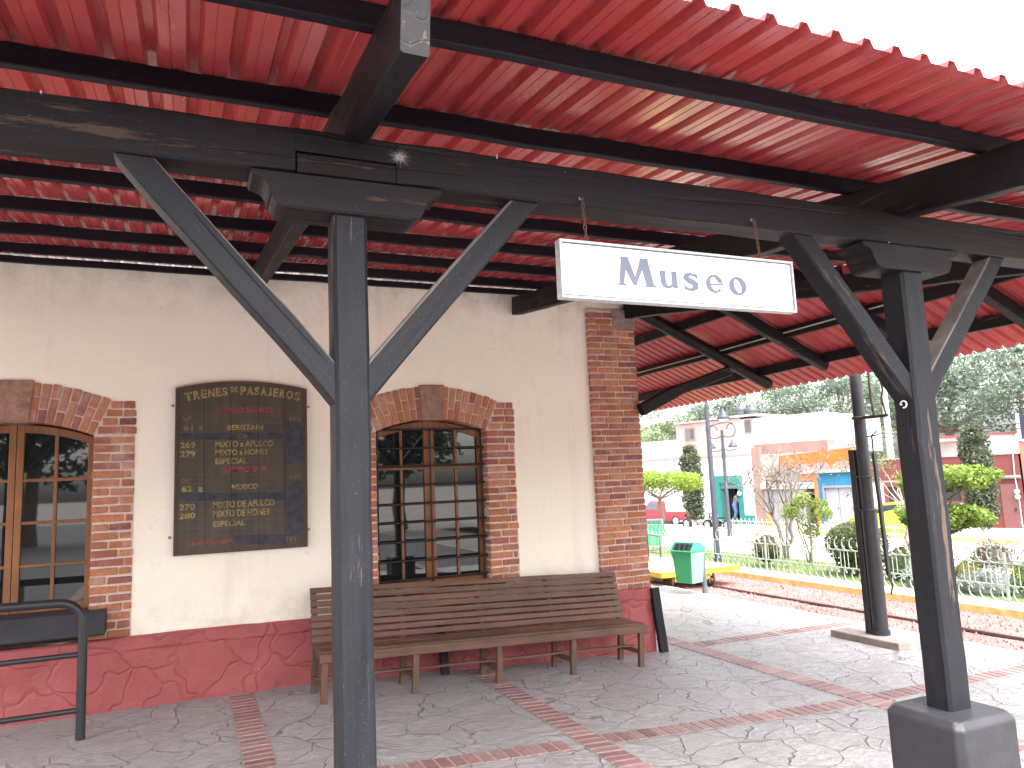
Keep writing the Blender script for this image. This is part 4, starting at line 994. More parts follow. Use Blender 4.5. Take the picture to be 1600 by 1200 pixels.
def cr_(m):
    for _ in range(46):
        d = Vector((R.gauss(0, 1), R.gauss(0, 1), R.gauss(0, 1))).normalized(); m.leaves((10.85 + .36 * d.x, 3.1 + .46 * d.y, .3 + .30 * d.z), (.17, .2, .14), 130, .042, gauss_col((.105, .13, .055), .15), .4, var=.3, dark=.45)
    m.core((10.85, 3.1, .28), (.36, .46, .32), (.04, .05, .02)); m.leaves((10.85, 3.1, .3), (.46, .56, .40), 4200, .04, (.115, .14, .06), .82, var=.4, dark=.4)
    m.leaves((10.85, 3.05, -.02), (.35, .45, .22), 900, .05, (.12, .16, .07))
plant('round_bush', 'rounded dark green bush left of the black pipe post', 'bush', (10.85, 3.1, -.22), lambda m: limb(m, (10.85, 3.1, -.25), (10.85, 3.1, .1), .04, .03), cr_)
# tiered lime tree
def tr(m):
    b = Vector((11.6, 1.95, -.25)); limb(m, b, (11.6, 1.9, .6), .05, .04); limb(m, (11.6, 1.9, .6), (11.6, 1.65, 1.3), .035, .02)
    for y, z in ((2.6, .8), (1.3, .75), (1.3, 1.35), (2.1, 1.35)): limb(m, (11.6, 1.9, .45 if z < 1 else 1.0), (11.6, y, z), .02, .008)
def cr_(m):
    for (yc, zc, ry, rz, n) in ((1.78, 1.40, .68, .20, 30), (1.85, .78, .70, .19, 30)):
        for _ in range(n):
            a = R.uniform(0, 2 * PI); q = math.sqrt(R.random()); m.leaves((11.6 + .5 * q * math.cos(a), yc + ry * q * math.sin(a), zc + R.uniform(-rz, rz) * (1 - q * .6)), (.2, .22, .12), 120, .08, gauss_col((.20, .29, .05), .18), .3, .3, var=.3, dark=.4)
plant('tiered_tree', 'lime green tree clipped in two tiers behind the right timber post', 'tree', (11.6, 1.95, -.25), tr, cr_)
# topiary behind the post, left side
def cr_(m):
    for _ in range(26):
        m.leaves((12.6 + R.gauss(0, .3), 4.0 + R.gauss(0, .42), 1.72 + R.gauss(0, .24)), (.22, .24, .14), 40, .055, gauss_col((.19, .23, .09), .2), .2, var=.35)
def tr(m):
    b = (12.6, 3.4, -.26); limb(m, b, (12.6, 3.5, .8), .05, .04, (.3, .24, .2))
    for i in range(9): limb(m, (12.6, 3.5, .75), (12.6 + R.uniform(-.3, .3), 3.9 + R.uniform(-.7, .5), 1.3 + R.uniform(-.1, .4)), .018, .005, (.38, .3, .24))
plant('sparse_tree', 'thin half bare tree with pale green tips between pipe post and timber post', 'tree', (12.6, 3.4, -.26), tr, cr_)
# spiky plants and garden clumps
def spiky(name, label, cat, c, n, L, w, col, up=.5):
    m = MB()
    for i in range(n):
        a = R.uniform(0, 2 * PI); e = R.uniform(up * .3, 1.5); d = Vector((math.cos(a) * math.cos(e), math.sin(a) * math.cos(e), math.sin(e))); l = L * R.uniform(.7, 1.1); sd = Vector((-math.sin(a), math.cos(a), 0)) * w / 2
        b = Vector(c); q = b + d * l * .5 + Vector((0, 0, .02)); tip = b + d * l - Vector((0, 0, l * .12 * math.cos(e))); cc = gauss_col(col, .15)
        m.add([b - sd * .6, b + sd * .6, q + sd, q - sd], [(0, 1, 2, 3)], cc); m.add([q - sd, q + sd, tip], [(0, 1, 2)], cc)
    o = m.build(name, LEAF); o.location = (0, 0, 0); tag(o, label, cat)
spiky('yucca', 'pale spiky yucca at the right edge before the red house', 'plant', (14.3, 2.05, -.1), 70, .75, .035, (.30, .33, .22))
spiky('agave', 'grey blue agave rosette behind the fence between pipe and timber posts', 'plant', (10.75, 1.95, -.15), 44, .34, .06, (.30, .36, .33))
def clump(name, label, c, rad, n, size, col, k=10):
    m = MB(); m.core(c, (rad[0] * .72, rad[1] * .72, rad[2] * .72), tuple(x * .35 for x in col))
    for _ in range(k):
        d = Vector((R.gauss(0, 1), R.gauss(0, 1), abs(R.gauss(0, 1)))).normalized(); m.leaves((c[0] + rad[0] * .6 * d.x, c[1] + rad[1] * .6 * d.y, c[2] + rad[2] * .6 * d.z), (rad[0] * .5, rad[1] * .5, rad[2] * .5), n // k, size, gauss_col(tuple(x * .72 for x in col), .18), .3, var=.35, dark=.4)
    tag(m.build(name, LEAF), label, 'bush')
clump('sage_bush', 'silvery grey sage bush low behind the fence right of the timber post', (10.6, .62, -.18), (.42, .5, .34), 1500, .05, (.33, .37, .34))
clump('green_bush', 'deep green feathery bush behind the fence at the right edge', (10.9, -.35, -.18), (.5, .75, .62), 3000, .05, (.11, .24, .12), 18)
clump('yellow_bush', 'small bright yellow green bush behind the silvery sage', (11.5, .55, -.18), (.3, .4, .46), 1100, .05, (.40, .42, .05))
clump('flower_bush', 'low green bush with orange tint beside the right timber post', (10.95, 1.15, -.18), (.3, .35, .45), 1000, .05, (.24, .23, .06))
clump('sage_bush', 'silvery bush below the agave left of the timber post', (10.5, 1.45, -.18), (.3, .45, .24), 900, .045, (.34, .38, .34))
clump('dry_bush', 'dry brownish shrub under the tiered lime tree', (13.6, 2.55, -.2), (.4, .5, .45), 1000, .06, (.26, .22, .18))
clump('green_bush', 'small bush growing beside the lower pipe of the black post', (10.9, 2.25, -.15), (.3, .3, .62), 1000, .05, (.15, .20, .08))
# big trees behind the houses, distance haze put into the paled, greyed leaf colour
def bigtree(label, x, y, zb, h, rad, col, n, leaf=.34, k=36, group=None):
    t = thing('big_tree', label, 'tree', (x, y, zb), group); m = MB(); limb(m, (x, y, zb), (x, y, zb + h * .5), .35, .22, (.2, .15, .11))
    cs = []
    for i in range(k):
        d = Vector((R.gauss(0, 1), R.gauss(0, 1), R.gauss(0, .8))).normalized() * R.uniform(.45, 1.); c = (x + rad[0] * d.x, y + rad[1] * d.y, zb + h * .62 + rad[2] * d.z); cs.append(c)
        if i % 3 == 0: limb(m, (x, y, zb + h * .42), c, .12, .03, (.2, .15, .11), 5)
    m.build('trunk', BARK, t); m = MB()
    for c in cs:
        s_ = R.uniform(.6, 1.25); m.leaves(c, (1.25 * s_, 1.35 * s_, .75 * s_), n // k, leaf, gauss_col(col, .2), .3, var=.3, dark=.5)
    m.build('crown', LEAF, t)
bigtree('wide hazy green tree behind the shops left of the timber post', 37, 28.0, -.5, 9.5, (4, 4.6, 2.9), (.175, .235, .165), 13000, .20, 64)
bigtree('hazy green tree behind the red house right of the timber post', 37, 20.5, -.5, 9.0, (3.5, 4.2, 2.5), (.175, .235, .165), 12000, .20, 50)
bigtree('dark leafy tree at the right edge of the photo above the houses', 34, 13.2, -.5, 9.2, (3, 3.0, 2.6), (.155, .21, .15), 10000, .19, 34)
bigtree('dark tree behind the pink house just below the red eave', 44, 46.5, -.5, 10.5, (4, 4.2, 2.6), (.15, .20, .14), 9000, .24, 34)
bigtree('pale bright tree at far left beside the brick corner', 38, 46.8, -.5, 8.6, (3, 3.5, 3.2), (.26, .34, .18), 8000, .24, 30)

for k_, (x, y) in enumerate(((-13, -26), (-6, -30), (2.5, -28), (10, -30), (17, -27))):
    bigtree('dark tree across the yard, seen mirrored in the window panes', x, y, -.5, 7.5 + (k_ % 2) * 1.5, (3.2, 3.2, 2.6), (.08, .11, .06), 2600, .5, 26, 'trees across the yard')
# ------------------------------------------------------------------ street buildings
WHT, PNK, GRY = (.80, .78, .75), (.62, .40, .37), (.45, .43, .45)
def house(name, label): return thing(name, label, 'building', W(0, 0, -.5))
def part(name, t, boxes, mt=None, bevel=0):
    m = MB()
    for b in boxes:
        c = b[6] if len(b) > 6 else None; k = .62 if c and max(c) < .7 else .8
        wbox(m, *b[:6], tuple(x * k for x in c) if c else None)
    return m.build(name, mt or WALLP, t, bevel=bevel)
h = thing('white_house', 'long white single storey house with teal door frame', 'building', W(0, 0, -.5))
part('wall', h, [(-14, 1.34, -5, 0, -.6, 2.42, WHT), (2.72, 3.19, -5, 0, -.6, 2.42, WHT), (1.34, 2.72, -5, 0, 1.53, 2.42, WHT), (1.34, 2.72, -5, -1.6, -.6, 1.53, (.03, .03, .035))])
part('cornice', h, [(-14, 3.2, -.2, .06, 2.30, 2.37, (.50, .36, .34)), (-14, 3.2, -.2, .03, 2.42, 2.49, (.62, .58, .55))])
tl = (.035, .26, .24)
part('door_frame', h, [(1.30, 1.69, -.4, .03, -.6, 1.53, tl), (2.52, 2.74, -.4, .03, -.6, 1.53, tl), (1.69, 2.52, -.4, .03, 1.22, 1.53, tl), (1.69, 2.52, -.35, -.02, 1.0, 1.22, (.09, .24, .25)), (1.69, 2.52, -.4, .03, -.6, -.24, (.04, .22, .2)), (1.66, 1.80, -.5, -.05, -.24, 1.0, (.05, .18, .18))])
part('dado', h, [(2.74, 3.185, -.1, .02, -.6, -.06, tl)])
d_ = part('door', h, [(1.80, 1.98, -.75, -.70, -.24, 1.0, (.05, .07, .09)), (1.80, 1.83, -.70, -.6, -.24, 1.0, (.12, .16, .2)), (1.95, 1.98, -.70, -.6, -.24, 1.0, (.12, .16, .2)), (1.83, 1.95, -.69, -.66, .1, .13, (.2, .3, .35)), (1.83, 1.95, -.69, -.66, .5, .53, (.2, .3, .35))])
m = MB(); c_ = Vector(W(2.62, .1, .80)); m.lathe((c_.x, c_.y, c_.z), [(0, .09), (.07, .06), (.09, 0), (.07, -.06), (0, -.09)], 12); m.build('wall_lamp', mat('globe_white', (.85, .85, .8), .3), h)
m = MB(); m.tube([W(-.32 + .15 * math.cos(a), .03, 2.2 + .19 * math.sin(a)) for a in [i * PI / 12 for i in range(25)]], .014, 6, cap=False); m.build('wall_ring', mat('ring_dark', (.10, .10, .11)), h)
h = thing('pink_house', 'pink upper house with flat roof set above the white house', 'building', W(0, -1.2, 2.4))
part('wall', h, [(-.75, 2.45, -6, -.7, 2.4, 3.87, (.66, .43, .41))]); part('white_wall', h, [(2.45, 5.9, -6.2, -.72, 2.3, 3.80, (.82, .78, .75))])
part('roof_edge', h, [(-.8, 1.0, -6, -.62, 3.86, 3.93, (.5, .42, .40)), (1.0, 3.2, -6, -.62, 3.9, 4.0, (.62, .55, .52))])
w_ = part('window', h, [(-.27, .24, -.72, -.66, 3.12, 3.66, (.30, .26, .26))]); part('pane', w_, [(-.22, -.03, -.67, -.65, 3.17, 3.6, (.20, .19, .20)), (.01, .19, -.67, -.65, 3.17, 3.6, (.12, .11, .12))])
w_ = part('window', h, [(2.62, 2.98, -.72, -.66, 3.2, 3.82, (.42, .36, .34))]); part('pane', w_, [(2.67, 2.93, -.67, -.65, 3.26, 3.76, (.16, .15, .15))])
part('parapet', h, [(-3.5, -.8, -3, -.75, 2.4, 3.2, (.66, .62, .60))])
for s_, z_, lab in ((1.98, 3.98, 'black water tank on the pink house roof behind the lamp lantern'), (2.5, 3.9, 'lower black water tank on the pink house roof right of the other')):
    m = MB(); c_ = Vector(W(s_, -1.6, z_)); r_ = .26
    m.lathe((c_.x, c_.y, c_.z), [(r_, -.1), (r_, .2), (r_ * .97, .23), (r_, .26), (r_, .34), (r_ * .6, .46), (r_ * .3, .50), (0, .5)], 16); tag(m.build('water_tank', mat('tank_black', (.06, .065, .075), .5)), lab, 'water tank')
h = thing('orange_shop', 'shop with orange parapet, brick pillar and grey shutter door', 'building', W(5, 0, -.5))
part('wall', h, [(3.2, 3.55, -4, -.05, -.6, 2.6, (.40, .25, .21)), (3.55, 5.85, -4, -.1, 1.18, 2.3, (.58, .50, .46)), (4.75, 5.25, -4, -.06, -.6, .93, (.48, .45, .44)), (3.55, 4.75, -4, -.5, -.6, .93, (.3, .28, .28))])
part('brick_parapet', h, [(3.2, 6.2, -1, -.3, 2.3, 2.72, (.42, .25, .22)), (6.2, 7.6, -1, -.3, 2.3, 2.52, (.62, .50, .48))])
part('sign_band', h, [(3.5, 5.75, -.1, .0, .93, 1.18, (.66, .60, .54))])
part('shutter_door', h, [(3.56 + i * .2, 3.75 + i * .2, -.12, -.10 + .02 * (i % 2), -.6, .93, (.40, .39, .41)) for i in range(6)])
m = MB(); pts = [(4.45, 1.72), (4.45, 2.20), (7.2, 2.36), (7.2, 1.78)]; m.prism(pts, lambda s, z: W(s, .05, z), lambda s, z: W(s, -.1, z), (.40, .125, .025)); m.build('orange_parapet', WALLP, h)
sc_ = [(4.9, 1.62), (4.9, 1.70)]
for i in range(46):
    f = i / 45; s_ = 4.9 + 2.3 * f; k = (f * 3.0) % 1.0; up = .13 if .28 < k < .72 else (.13 * math.sin((k - .12) / .16 * PI / 2) if .12 < k <= .28 else (.13 * math.cos((k - .72) / .16 * PI / 2) if .72 <= k < .88 else 0)); sc_.append((s_, 1.70 + .08 * f + up))
sc_ += [(7.2, 1.60), (7.2, 1.58)]
m = MB()
for i in range(2, len(sc_) - 3): m.hexa([W(s, n, z) for z_ in (0, 1) for n in (.09, -.05) for (s, z) in (((sc_[i][0], 1.58), (sc_[i + 1][0], 1.58)) if z_ == 0 else (sc_[i], sc_[i + 1]))], (.33, .20, .19))
m.build('scalloped_band', WALLP, h); part('cornice', h, [(5.2, 7.4, -.1, .14, 1.49, 1.6, (.50, .47, .49))])
part('orange_frame', h, [(5.2, 5.84, -.1, .02, 1.24, 1.47, (.72, .20, .05)), (5.7, 5.84, -.1, .02, -.6, 1.24, (.72, .22, .06))])
h = thing('blue_shop', 'small bright blue shop front with pale grey double doors', 'building', W(6.5, 0, -.5))
part('wall', h, [(5.84, 7.4, -4, .0, .96, 1.49, (.045, .27, .47)), (5.84, 6.04, -4, .0, -.6, .96, (.05, .25, .42)), (7.1, 7.6, -4, .0, -.6, .96, (.66, .64, .65)), (6.04, 7.1, -4, -.2, -.6, .96, (.4, .4, .45))])
part('door_frame', h, [(6.0, 7.14, -.05, .03, .94, 1.02, (.36, .36, .42)), (6.0, 6.06, -.05, .03, -.6, .94, (.36, .36, .42))])
for a, b in ((6.07, 6.55), (6.57, 7.08)): d_ = part('door', h, [(a, b, -.12, -.06, -.5, .94, (.46, .47, .55))]); part('handle', d_, [(b - .06, b - .03, -.06, -.04, .15, .25, (.2, .2, .22))])
h = thing('red_house', 'red and white single storey house with dark red window frames', 'building', W(10, 0, -.5)); RED = (.27, .07, .068)
part('wall', h, [(7.6, 10.75, -5, 0, -.6, 1.85, WHT), (10.75, 12.3, -5, 0, -.6, 1.85, RED)])
part('red_band', h, [(7.6, 12.3, -.2, .03, 1.14, 1.85, RED)]); part('cornice', h, [(7.6, 12.35, -.2, .06, 1.85, 1.90, (.50, .42, .40)), (7.7, 12.3, -.1, .055, 1.09, 1.14, (.50, .40, .40))])
part('dado', h, [(10.2, 12.3, -.1, .025, -.6, -.05, (.30, .06, .055)), (7.6, 10.2, -.1, .025, -.6, -.2, (.55, .5, .48))])
for a, b in ((8.2, 9.5), (9.72, 10.72)):
    w_ = part('window', h, [(a, b, -.1, .06, .36, .42, RED), (a, b, -.1, .06, .92, 1.06, RED), (a, a + .13, -.1, .06, .42, .92, RED), (b - .13, b, -.1, .06, .42, .92, RED)]); part('pane', w_, [(a + .1, b - .1, -.06, .01, .40, .94, (.06, .055, .07))])
d_ = part('door', h, [(11.72, 12.2, .02, .05, -.5, .93, (.30, .12, .12))]); part('handle', d_, [(12.05, 12.1, .05, .08, .1, .2, (.05, .05, .05))]); part('lintel', h, [(11.6, 12.3, -.05, .1, 1.13, 1.20, (.52, .46, .46))])
for z in (.70, .54):
    m = MB(); c_ = Vector(W(12.18, .09, z)); m.tube([c_, c_ + N0 * .06], .075, 12); m.build('electric_meter', mat('meter_grey', (.6, .6, .6), .4), h)
m = MB(); m.tube([W(12.19, .05, -.4), W(12.19, .05, .5), W(12.15, .05, 1.2), W(12.19, .06, 2.3)], .02, 6); m.build('conduit', mat('conduit', (.5, .48, .46)), h)
h = thing('white_upper_house', 'white upper storey block with dark red coping behind the red house', 'building', W(10.5, -1, 1.8))
part('wall', h, [(8.5, 12.4, -5, -.9, 1.6, 2.52, (.80, .77, .75))]); part('coping', h, [(9.3, 12.1, -5, -.84, 2.52, 2.58, (.40, .14, .14))]); part('canopy_post', h, [(9.3, 9.34, -.5, -.46, 1.85, 2.35, (.6, .55, .52)), (9.3, 10.6, -.9, -.3, 2.33, 2.38, (.45, .2, .18))])
h = thing('brown_house', 'terracotta house with dark blue awning panel at the right edge', 'building', W(13, 0, -.5))
part('wall', h, [(12.36, 22, -5, .0, -.6, 2.24, (.46, .25, .18))]); part('awning_panel', h, [(12.45, 22, -4, -.05, 2.3, 3.06, (.045, .05, .10))]); part('frame', h, [(12.36, 12.44, -.1, .03, 2.24, 3.1, (.66, .63, .62)), (12.44, 22, -.1, .03, 2.22, 2.3, (.66, .62, .60))])

# ------------------------------------------------------------------ utility pole and wires
m = MB(); c_ = Vector(W(7.4, -3, 0)); m.tube([(c_.x, c_.y, -.5), (c_.x, c_.y, 5.2)], [.14, .10], 10); tag(m.build('utility_pole', mat('pole_white', (.66, .64, .62), .8)), 'pale concrete utility pole rising behind the orange shop', 'utility pole')
def wire(a, b, sag, label):
    a, b = Vector(a), Vector(b); m = MB(); m.tube([a + (b - a) * (i / 16) - Vector((0, 0, sag * 4 * (i / 16) * (1 - i / 16))) for i in range(17)], .011, 4); tag(m.build('overhead_wire', IRON), label, 'wire', 'overhead wires across the street')
for k, (z0, z1) in enumerate(((3.95, 4.15), (3.35, 3.5), (2.85, 2.95), (2.72, 2.78))):
    wire(W(-3 if k < 1 else 6.5, 1.2 if k < 2 else .6, z0), W(16, 1.0, z1), .18, ['highest thin overhead wire running along the whole street', 'second overhead wire crossing before the big trees', 'third overhead wire just above the red house roof', 'lowest overhead wire just above the orange parapet'][k])
m = MB(); m.tube([W(-1.2, .5, 4.0), W(-.6, .5, 3.98), W(-.05, .6, 4.0)], .03, 6); wbox(m, -1.3, -.5, .35, .7, 3.92, 4.1, (.6, .6, .62)); tag(m.build('floodlight', ATTR), 'white street floodlight beside the brick corner below the eave', 'lamp')

# ------------------------------------------------------------------ vehicles
def wheel(t, c, r_, w, ax):
    r_ *= VK; w *= VK
    m = MB(); ax = Vector(ax).normalized(); c = Vector(c); u = Vector((0, 0, 1)); v = ax.cross(u)
    prof = [(-w / 2, r_ * .62), (-w / 2, r_ * .95), (-w * .3, r_), (w * .3, r_), (w / 2, r_ * .95), (w / 2, r_ * .62)]; n = 22; vs = []
    for o_, q in prof:
        for k in range(n): a = 2 * PI * k / n; vs.append(c + ax * o_ + (u * math.cos(a) + v * math.sin(a)) * q)
    m.add(vs, [(i * n + k, i * n + (k + 1) % n, (i + 1) * n + (k + 1) % n, (i + 1) * n + k) for i in range(5) for k in range(n)], smooth=True); wo = m.build('wheel', RUBBER, t)
    m = MB()
    for sd in (-1, 1):
        d = c + ax * sd * w * .42; vs = [d + (u * math.cos(2 * PI * k / n) + v * math.sin(2 * PI * k / n)) * r_ * .64 for k in range(n)]; m.add(vs, [tuple(range(n))], (.09, .09, .095))
        for k in range(6): a = k * PI / 3; q = (u * math.cos(a) + v * math.sin(a)); s2 = (u * -math.sin(a) + v * math.cos(a)) * r_ * .11; e = ax * sd * .012; m.add([d + e - s2, d + e + s2, d + e + q * r_ * .6 + s2, d + e + q * r_ * .6 - s2], [(0, 1, 2, 3)], (.6, .6, .62))
        for k in range(n):
            a0, a1 = 2 * PI * k / n, 2 * PI * (k + 1) / n; e = ax * sd * .01; m.add([d + e + (u * math.cos(a) + v * math.sin(a)) * r_ * f for f, a in ((.55, a0), (.64, a0), (.64, a1), (.55, a1))], [(0, 1, 2, 3)], (.55, .55, .57))
    m.build('rim', ATTR, wo)
VK = .73
def vehicle_frame(o, fwd): f = Vector(fwd).normalized(); l = Vector((-f.y, f.x, 0)); return lambda a, b, z: tuple(Vector(o) + (f * a + l * b + Vector((0, 0, z))) * VK)
def car(label, o, fwd, col):
    t = thing('hatchback_car', label, 'car', o); P = vehicle_frame(o, fwd); hwid = .82
    side = [(-1.72, .28), (-1.78, .55), (-1.72, .86), (-1.60, .95), (-1.35, 1.36), (-1.05, 1.47), (-.2, 1.50), (.25, 1.44), (.95, .98), (1.55, .84), (1.83, .62), (1.86, .35), (1.75, .24)]
    m = MB()
    rows = []
    for b, k in ((-hwid, 1), (-hwid * .93, 2), (hwid * .93, 2), (hwid, 1)):
        rows.append([(a * (1 if k == 2 else .985), b * (1. if z < .95 else .84), z - (0 if k == 2 else .012)) for a, z in side])
    # side panels with wheel cut-outs
    n = len(side)
    for i in range(3):
        for k in range(n): k2 = (k + 1) % n; m.add([P(*rows[i][k]), P(*rows[i][k2]), P(*rows[i + 1][k2]), P(*rows[i + 1][k])], [(0, 1, 2, 3)], col, True)
    for r_ in (rows[0], rows[3]):
        m.add([P(*q) for q in r_], [tuple(range(n))], col)
    body = m.build('body', GLOSS, t)
    g = MB(); gc = (.03, .035, .045)
    for sd in (-1, 1):
        def Q(a, z): return P(a, sd * (hwid * (1. if z < .95 else .84) + .008 - (.05 if z > 1.2 else .0) * 0), z)
        def side_b(z): return hwid + .006 if z <= .95 else hwid * .84 + .006
        for pl in ([(-1.28, 1.0), (-1.10, 1.36), (-.42, 1.40), (-.42, 1.0)], [(-.36, 1.0), (-.36, 1.40), (.18, 1.36), (.62, 1.04), (.62, 1.0)]):
            g.add([P(a, sd * (side_b(z) if z > .95 else side_b(z)), z) for a, z in pl], [tuple(range(len(pl)))], gc)
    g.add([P(a, b * .84 * hwid / hwid, z) for a, b, z in ((.33, -.66, 1.40), (.33, .66, 1.40), (.93, .66, 1.01), (.93, -.66, 1.01))], [(0, 1, 2, 3)], gc)
    g.v[-4:] = [tuple(Vector(v) + Vector((0, 0, .012)) + Vector(fwd).normalized() * .01) for v in g.v[-4:]]
    g.add([P(a - .012, b, z + .01) for a, b, z in ((-1.36, -.62, 1.33), (-1.36, .62, 1.33), (-1.58, .64, .99), (-1.58, -.64, .99))], [(0, 1, 2, 3)], gc)
    g.build('window', mat('car_glass', None, .06, bump=0, spec=.9), t)
    ax = Vector((-Vector(fwd).y, Vector(fwd).x, 0))
    for a in (-1.12, 1.18):
        for b in (-.76, .76): wheel(t, P(a, b, .29), .29, .2, ax)
        for sd in (-1, 1):
            m = MB(); c0 = [P(a + .36 * math.cos(q), sd * (hwid + .004), .30 + .36 * math.sin(q)) for q in [i * PI / 10 for i in range(11)]] + [P(a - .36, sd * (hwid + .004), .25), P(a + .36, sd * (hwid + .004), .25)]
            m.add(c0, [tuple(range(len(c0)))]); m.build('wheel_arch', mat('arch_black', (.015, .015, .015)), t)
    for sd in (-1, 1): m = MB(); m.hexa([P(a, sd * b, z) for z in (.62, .78) for b in (.5, .74) for a in (1.70, 1.80)]); m.build('headlight', mat('light_clear', (.7, .7, .7), .1), t)
    for sd in (-1, 1): m = MB(); m.hexa([P(a, sd * b, z) for z in (.95, 1.06) for b in (.82, .96) for a in (.62, .70)], col); m.build('mirror', GLOSS, t)
    return t
fw = -D0
o_ = Vector((19.5, 8.75, -.52)); c_car = o_ + fw * 1.12 * VK + Vector((.82 * .93 * VK, .25, 0))
car('lime green hatchback parked across the street behind the black pipe post', tuple(c_car), tuple(fw), (.27, .37, .03))
# pickup
pk = thing('pickup_truck', 'red pickup truck parked at the far left across the street', 'truck', (19.4, 20.95, -.5)); P = vehicle_frame((19.4, 20.95, -.50), fw); RC = (.36, .03, .045)
m = MB(); b_ = .85
m.hexa([P(a, b, z) for z in (.32, .82) for b in (-b_, b_) for a in (-1.6, .1)], RC)
m.hexa([P(a, b, z) for z in (.32, .86) for b in (-b_, b_) for a in (.12, 2.4)], RC)
cab = [(.14, .86), (.2, 1.42), (.9, 1.45), (1.35, .9), (1.4, .86)]
m.prism(cab, lambda a, z: P(a, -b_ * (.98 if z < 1 else .86), z), lambda a, z: P(a, b_ * (.98 if z < 1 else .86), z), RC); m.build('body', GLOSS, pk, bevel=.03)
m = MB()
for sd in (-1, 1): m.add([P(a, sd * (b_ * (.98 if z < 1 else .87) + .012), z) for a, z in ((.3, .95), (.32, 1.36), (.85, 1.38), (1.2, .95))], [(0, 1, 2, 3)], (.06, .07, .09))
m.build('window', mat('truck_glass', None, .08, bump=0, spec=.8), pk)
for a in (-1.0, 1.7):
    for b in (-.78, .78): wheel(pk, P(a, b, .31), .31, .2, (-fw.y, fw.x, 0))
# trailer behind the pickup
trl = thing('trailer', 'small grey trailer frame with black tyre behind the red pickup', 'trailer', (18.9, 18.2, -.5)); P = vehicle_frame((18.95, 18.3, -.5), fw); m = MB()
for b in (-.55, .55): m.tube([P(-1.0, b, .36), P(.9, b, .38)], .035, 8)
for a in (-1, -.3, .3, .9): m.tube([P(a, -.55, .36), P(a, .55, .36)], .03, 8)
m.tube([P(-1, 0, .36), P(-1.7, 0, .3)], .03, 8); m.build('frame', mat('trailer_grey', (.30, .29, .29), .6, .3), trl)
for b in (-.66, .66): wheel(trl, P(.35, b, .28), .28, .18, (-fw.y, fw.x, 0))
mc = thing('motorcycle', 'motorcycle with blue tank parked between cypress and grey lamp pole', 'motorcycle', (18.2, 16.4, -.5)); P = vehicle_frame((18.45, 16.55, -.5), (-.25, .97, 0))
for a in (-.62, .62): wheel(mc, P(a, 0, .28), .28, .09, (.97, .25, 0))
m = MB(); m.tube([P(-.62, 0, .28), P(-.2, 0, .45), P(.3, 0, .68), P(.62, 0, .28)], .03, 8); m.tube([P(.45, -.3, .92), P(.42, 0, .85), P(.45, .3, .92)], .016, 6); m.tube([P(.62, 0, .28), P(.42, 0, .88)], .025, 6); m.hexa([P(a, b, z) for z in (.2, .45) for b in (-.12, .12) for a in (-.18, .2)]); m.build('frame', IRON, mc)
m = MB(); m.hexa([P(a, b, z) for z in (.6, .78) for b in (-.13, .13) for a in (-.05, .4)], (.06, .2, .42)); m.build('fuel_tank', GLOSS, mc, bevel=.05)
m = MB(); m.hexa([P(a, b, z) for z in (.62, .70) for b in (-.11, .11) for a in (-.62, -.06)]); m.build('saddle', RUBBER, mc, bevel=.03)
m = MB(); c_ = W(4.05, .5, -.43)
m.lathe(c_, [(.18, 0), (.20, .05), (.13, .35), (.05, .55), (0, .56)], 12); tag(m.build('orange_sack', mat('orange_plastic', (.50, .13, .03), .6)), 'bright orange bundle on the pavement before the grey shutter', 'sack')

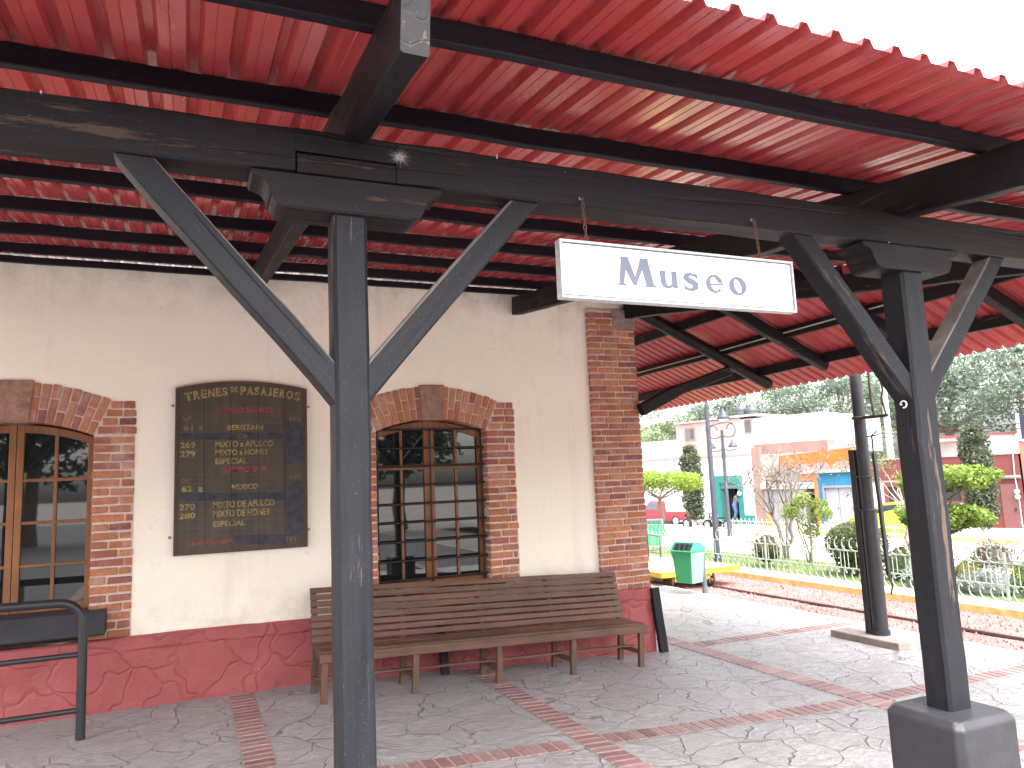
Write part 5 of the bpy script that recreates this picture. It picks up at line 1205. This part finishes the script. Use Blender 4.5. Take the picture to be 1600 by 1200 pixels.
# ------------------------------------------------------------------ person in the doorway
def person():
    t = thing('person', 'person in grey top and blue jeans bending forward in the teal doorway', 'person', W(2.2, -.3, -.24))
    o = Vector(W(2.2, -.3, 0)); f = D0; l = N0
    def P(a, b, z): return o + f * a + l * b + Vector((0, 0, z))
    J = [P(-.02, 0, .36), P(.02, 0, .5), P(.13, 0, .68), P(.22, 0, .80), P(.28, 0, .86),            # pelvis..neck
         P(.10, .17, .66), P(.24, .2, .48), P(.38, .12, .40), P(.10, -.17, .66), P(.26, -.18, .48), P(.40, -.1, .42),
         P(-.02, .1, .33), P(.04, .1, .06), P(-.04, .1, -.20), P(-.02, -.1, .33), P(-.06, -.1, .05), P(-.10, -.1, -.20)]
    E_ = [(0, 1), (1, 2), (2, 3), (3, 4), (2, 5), (5, 6), (6, 7), (2, 8), (8, 9), (9, 10), (0, 11), (11, 12), (12, 13), (0, 14), (14, 15), (15, 16)]
    rad = [.13, .13, .14, .06, .06, .065, .05, .035, .065, .05, .035, .095, .07, .05, .095, .07, .05]
    me = bpy.data.meshes.new('body'); me.from_pydata([tuple(v) for v in J], E_, []); b = bpy.data.objects.new('body', me); COL.objects.link(b)
    sk = b.modifiers.new('Skin', 'SKIN')
    for i, r_ in enumerate(rad): me.skin_vertices[0].data[i].radius = (r_, r_)
    me.skin_vertices[0].data[0].use_root = True
    ss = b.modifiers.new('Sub', 'SUBSURF'); ss.levels = 1; ss.render_levels = 2
    me.materials.append(mat('shirt', (.16, .17, .19), .8)); b.parent = t; b.matrix_parent_inverse = Matrix.Translation(t.location).inverted()
    m = MB()
    for sd in (.1, -.1):
        x = -.02 if sd > 0 else -.05; m.tube([P(-.03, sd * .9, .40), P(.045 if sd > 0 else -.055, sd, .06), P(-.035 if sd > 0 else -.095, sd, -.2)], [.115, .085, .07], 12)
    m.build('jeans', mat('denim', (.10, .16, .30), .85), t)
    m = MB(); c_ = P(.36, 0, .90); m.lathe((0, 0, 0), [(0, -.11), (.05, -.1), (.075, -.04), (.085, .02), (.075, .08), (.04, .11), (0, .115)], 12); m.v = [tuple(Vector(v) + c_) for v in m.v]; hd = m.build('head', mat('skin', (.36, .21, .15), .6), t)
    m = MB(); m.lathe((0, 0, 0), [(.088, .0), (.092, .04), (.08, .09), (.045, .122), (0, .128)], 12); m.v = [tuple(Vector(v) + c_ + f * -.012) for v in m.v]; m.build('hair', mat('hair', (.02, .015, .012), .6), hd)
    m = MB(); m.hexa([tuple(P(a, b, z)) for z in (-.235, -.17) for b in (.05, .15) for a in (-.08, .15)]); m.hexa([tuple(P(a, b, z)) for z in (-.235, -.17) for b in (-.15, -.05) for a in (-.14, .09)]); m.build('shoes', RUBBER, t)
person()

# ------------------------------------------------------------------ light, world, camera
SUN_EL, SUN_AZ = math.radians(60), math.radians(180)      # azimuth from +Y clockwise to +X
w = bpy.data.worlds.new('World'); scene.world = w; w.use_nodes = True; nt = w.node_tree; bg = nt.nodes['Background']
sky = nt.nodes.new('ShaderNodeTexSky'); sky.sky_type = 'NISHITA'; sky.sun_disc = False; sky.sun_elevation = SUN_EL; sky.sun_rotation = SUN_AZ; sky.air_density = 1.0; sky.dust_density = 6.0; sky.ozone_density = 1.0
hs = nt.nodes.new('ShaderNodeHueSaturation'); hs.inputs['Saturation'].default_value = .22
nt.links.new(sky.outputs[0], hs.inputs['Color']); nt.links.new(hs.outputs[0], bg.inputs[0]); bg.inputs[1].default_value = 1.08
sd = bpy.data.lights.new('Sun', 'SUN'); sd.energy = 2.9; sd.angle = math.radians(60); sd.color = (1., .95, .88)
so = bpy.data.objects.new('Sun', sd); COL.objects.link(so)
d = Vector((math.sin(SUN_AZ) * math.cos(SUN_EL), math.cos(SUN_AZ) * math.cos(SUN_EL), math.sin(SUN_EL))); so.rotation_euler = d.to_track_quat('Z', 'Y').to_euler(); so.location = (0, 0, 20)
yaw, pitch, roll, f_, D_ = math.radians(23.5454), math.radians(7.3886), math.radians(-2.43), 1177.07, 6.9527
F = Vector((math.sin(yaw) * math.cos(pitch), math.cos(yaw) * math.cos(pitch), math.sin(pitch))); r0 = Vector((math.cos(yaw), -math.sin(yaw), 0)); u0 = r0.cross(F)
rr_ = r0 * math.cos(roll) + u0 * math.sin(roll); uu = -r0 * math.sin(roll) + u0 * math.cos(roll)
cam = bpy.data.cameras.new('Camera'); cam.sensor_width = 36; cam.lens = f_ / 1600 * 36; cam.clip_end = 3000; cam.clip_start = .05
co = bpy.data.objects.new('Camera', cam); COL.objects.link(co)
co.matrix_world = Matrix(((rr_.x, uu.x, -F.x, 0), (rr_.y, uu.y, -F.y, -D_), (rr_.z, uu.z, -F.z, 1.65), (0, 0, 0, 1)))
scene.camera = co
scene.view_settings.view_transform = 'Standard'; scene.view_settings.look = 'None'; scene.view_settings.exposure = 0; scene.view_settings.gamma = 1
for o in bpy.data.objects:
    if '_abs' in o: del o['_abs']
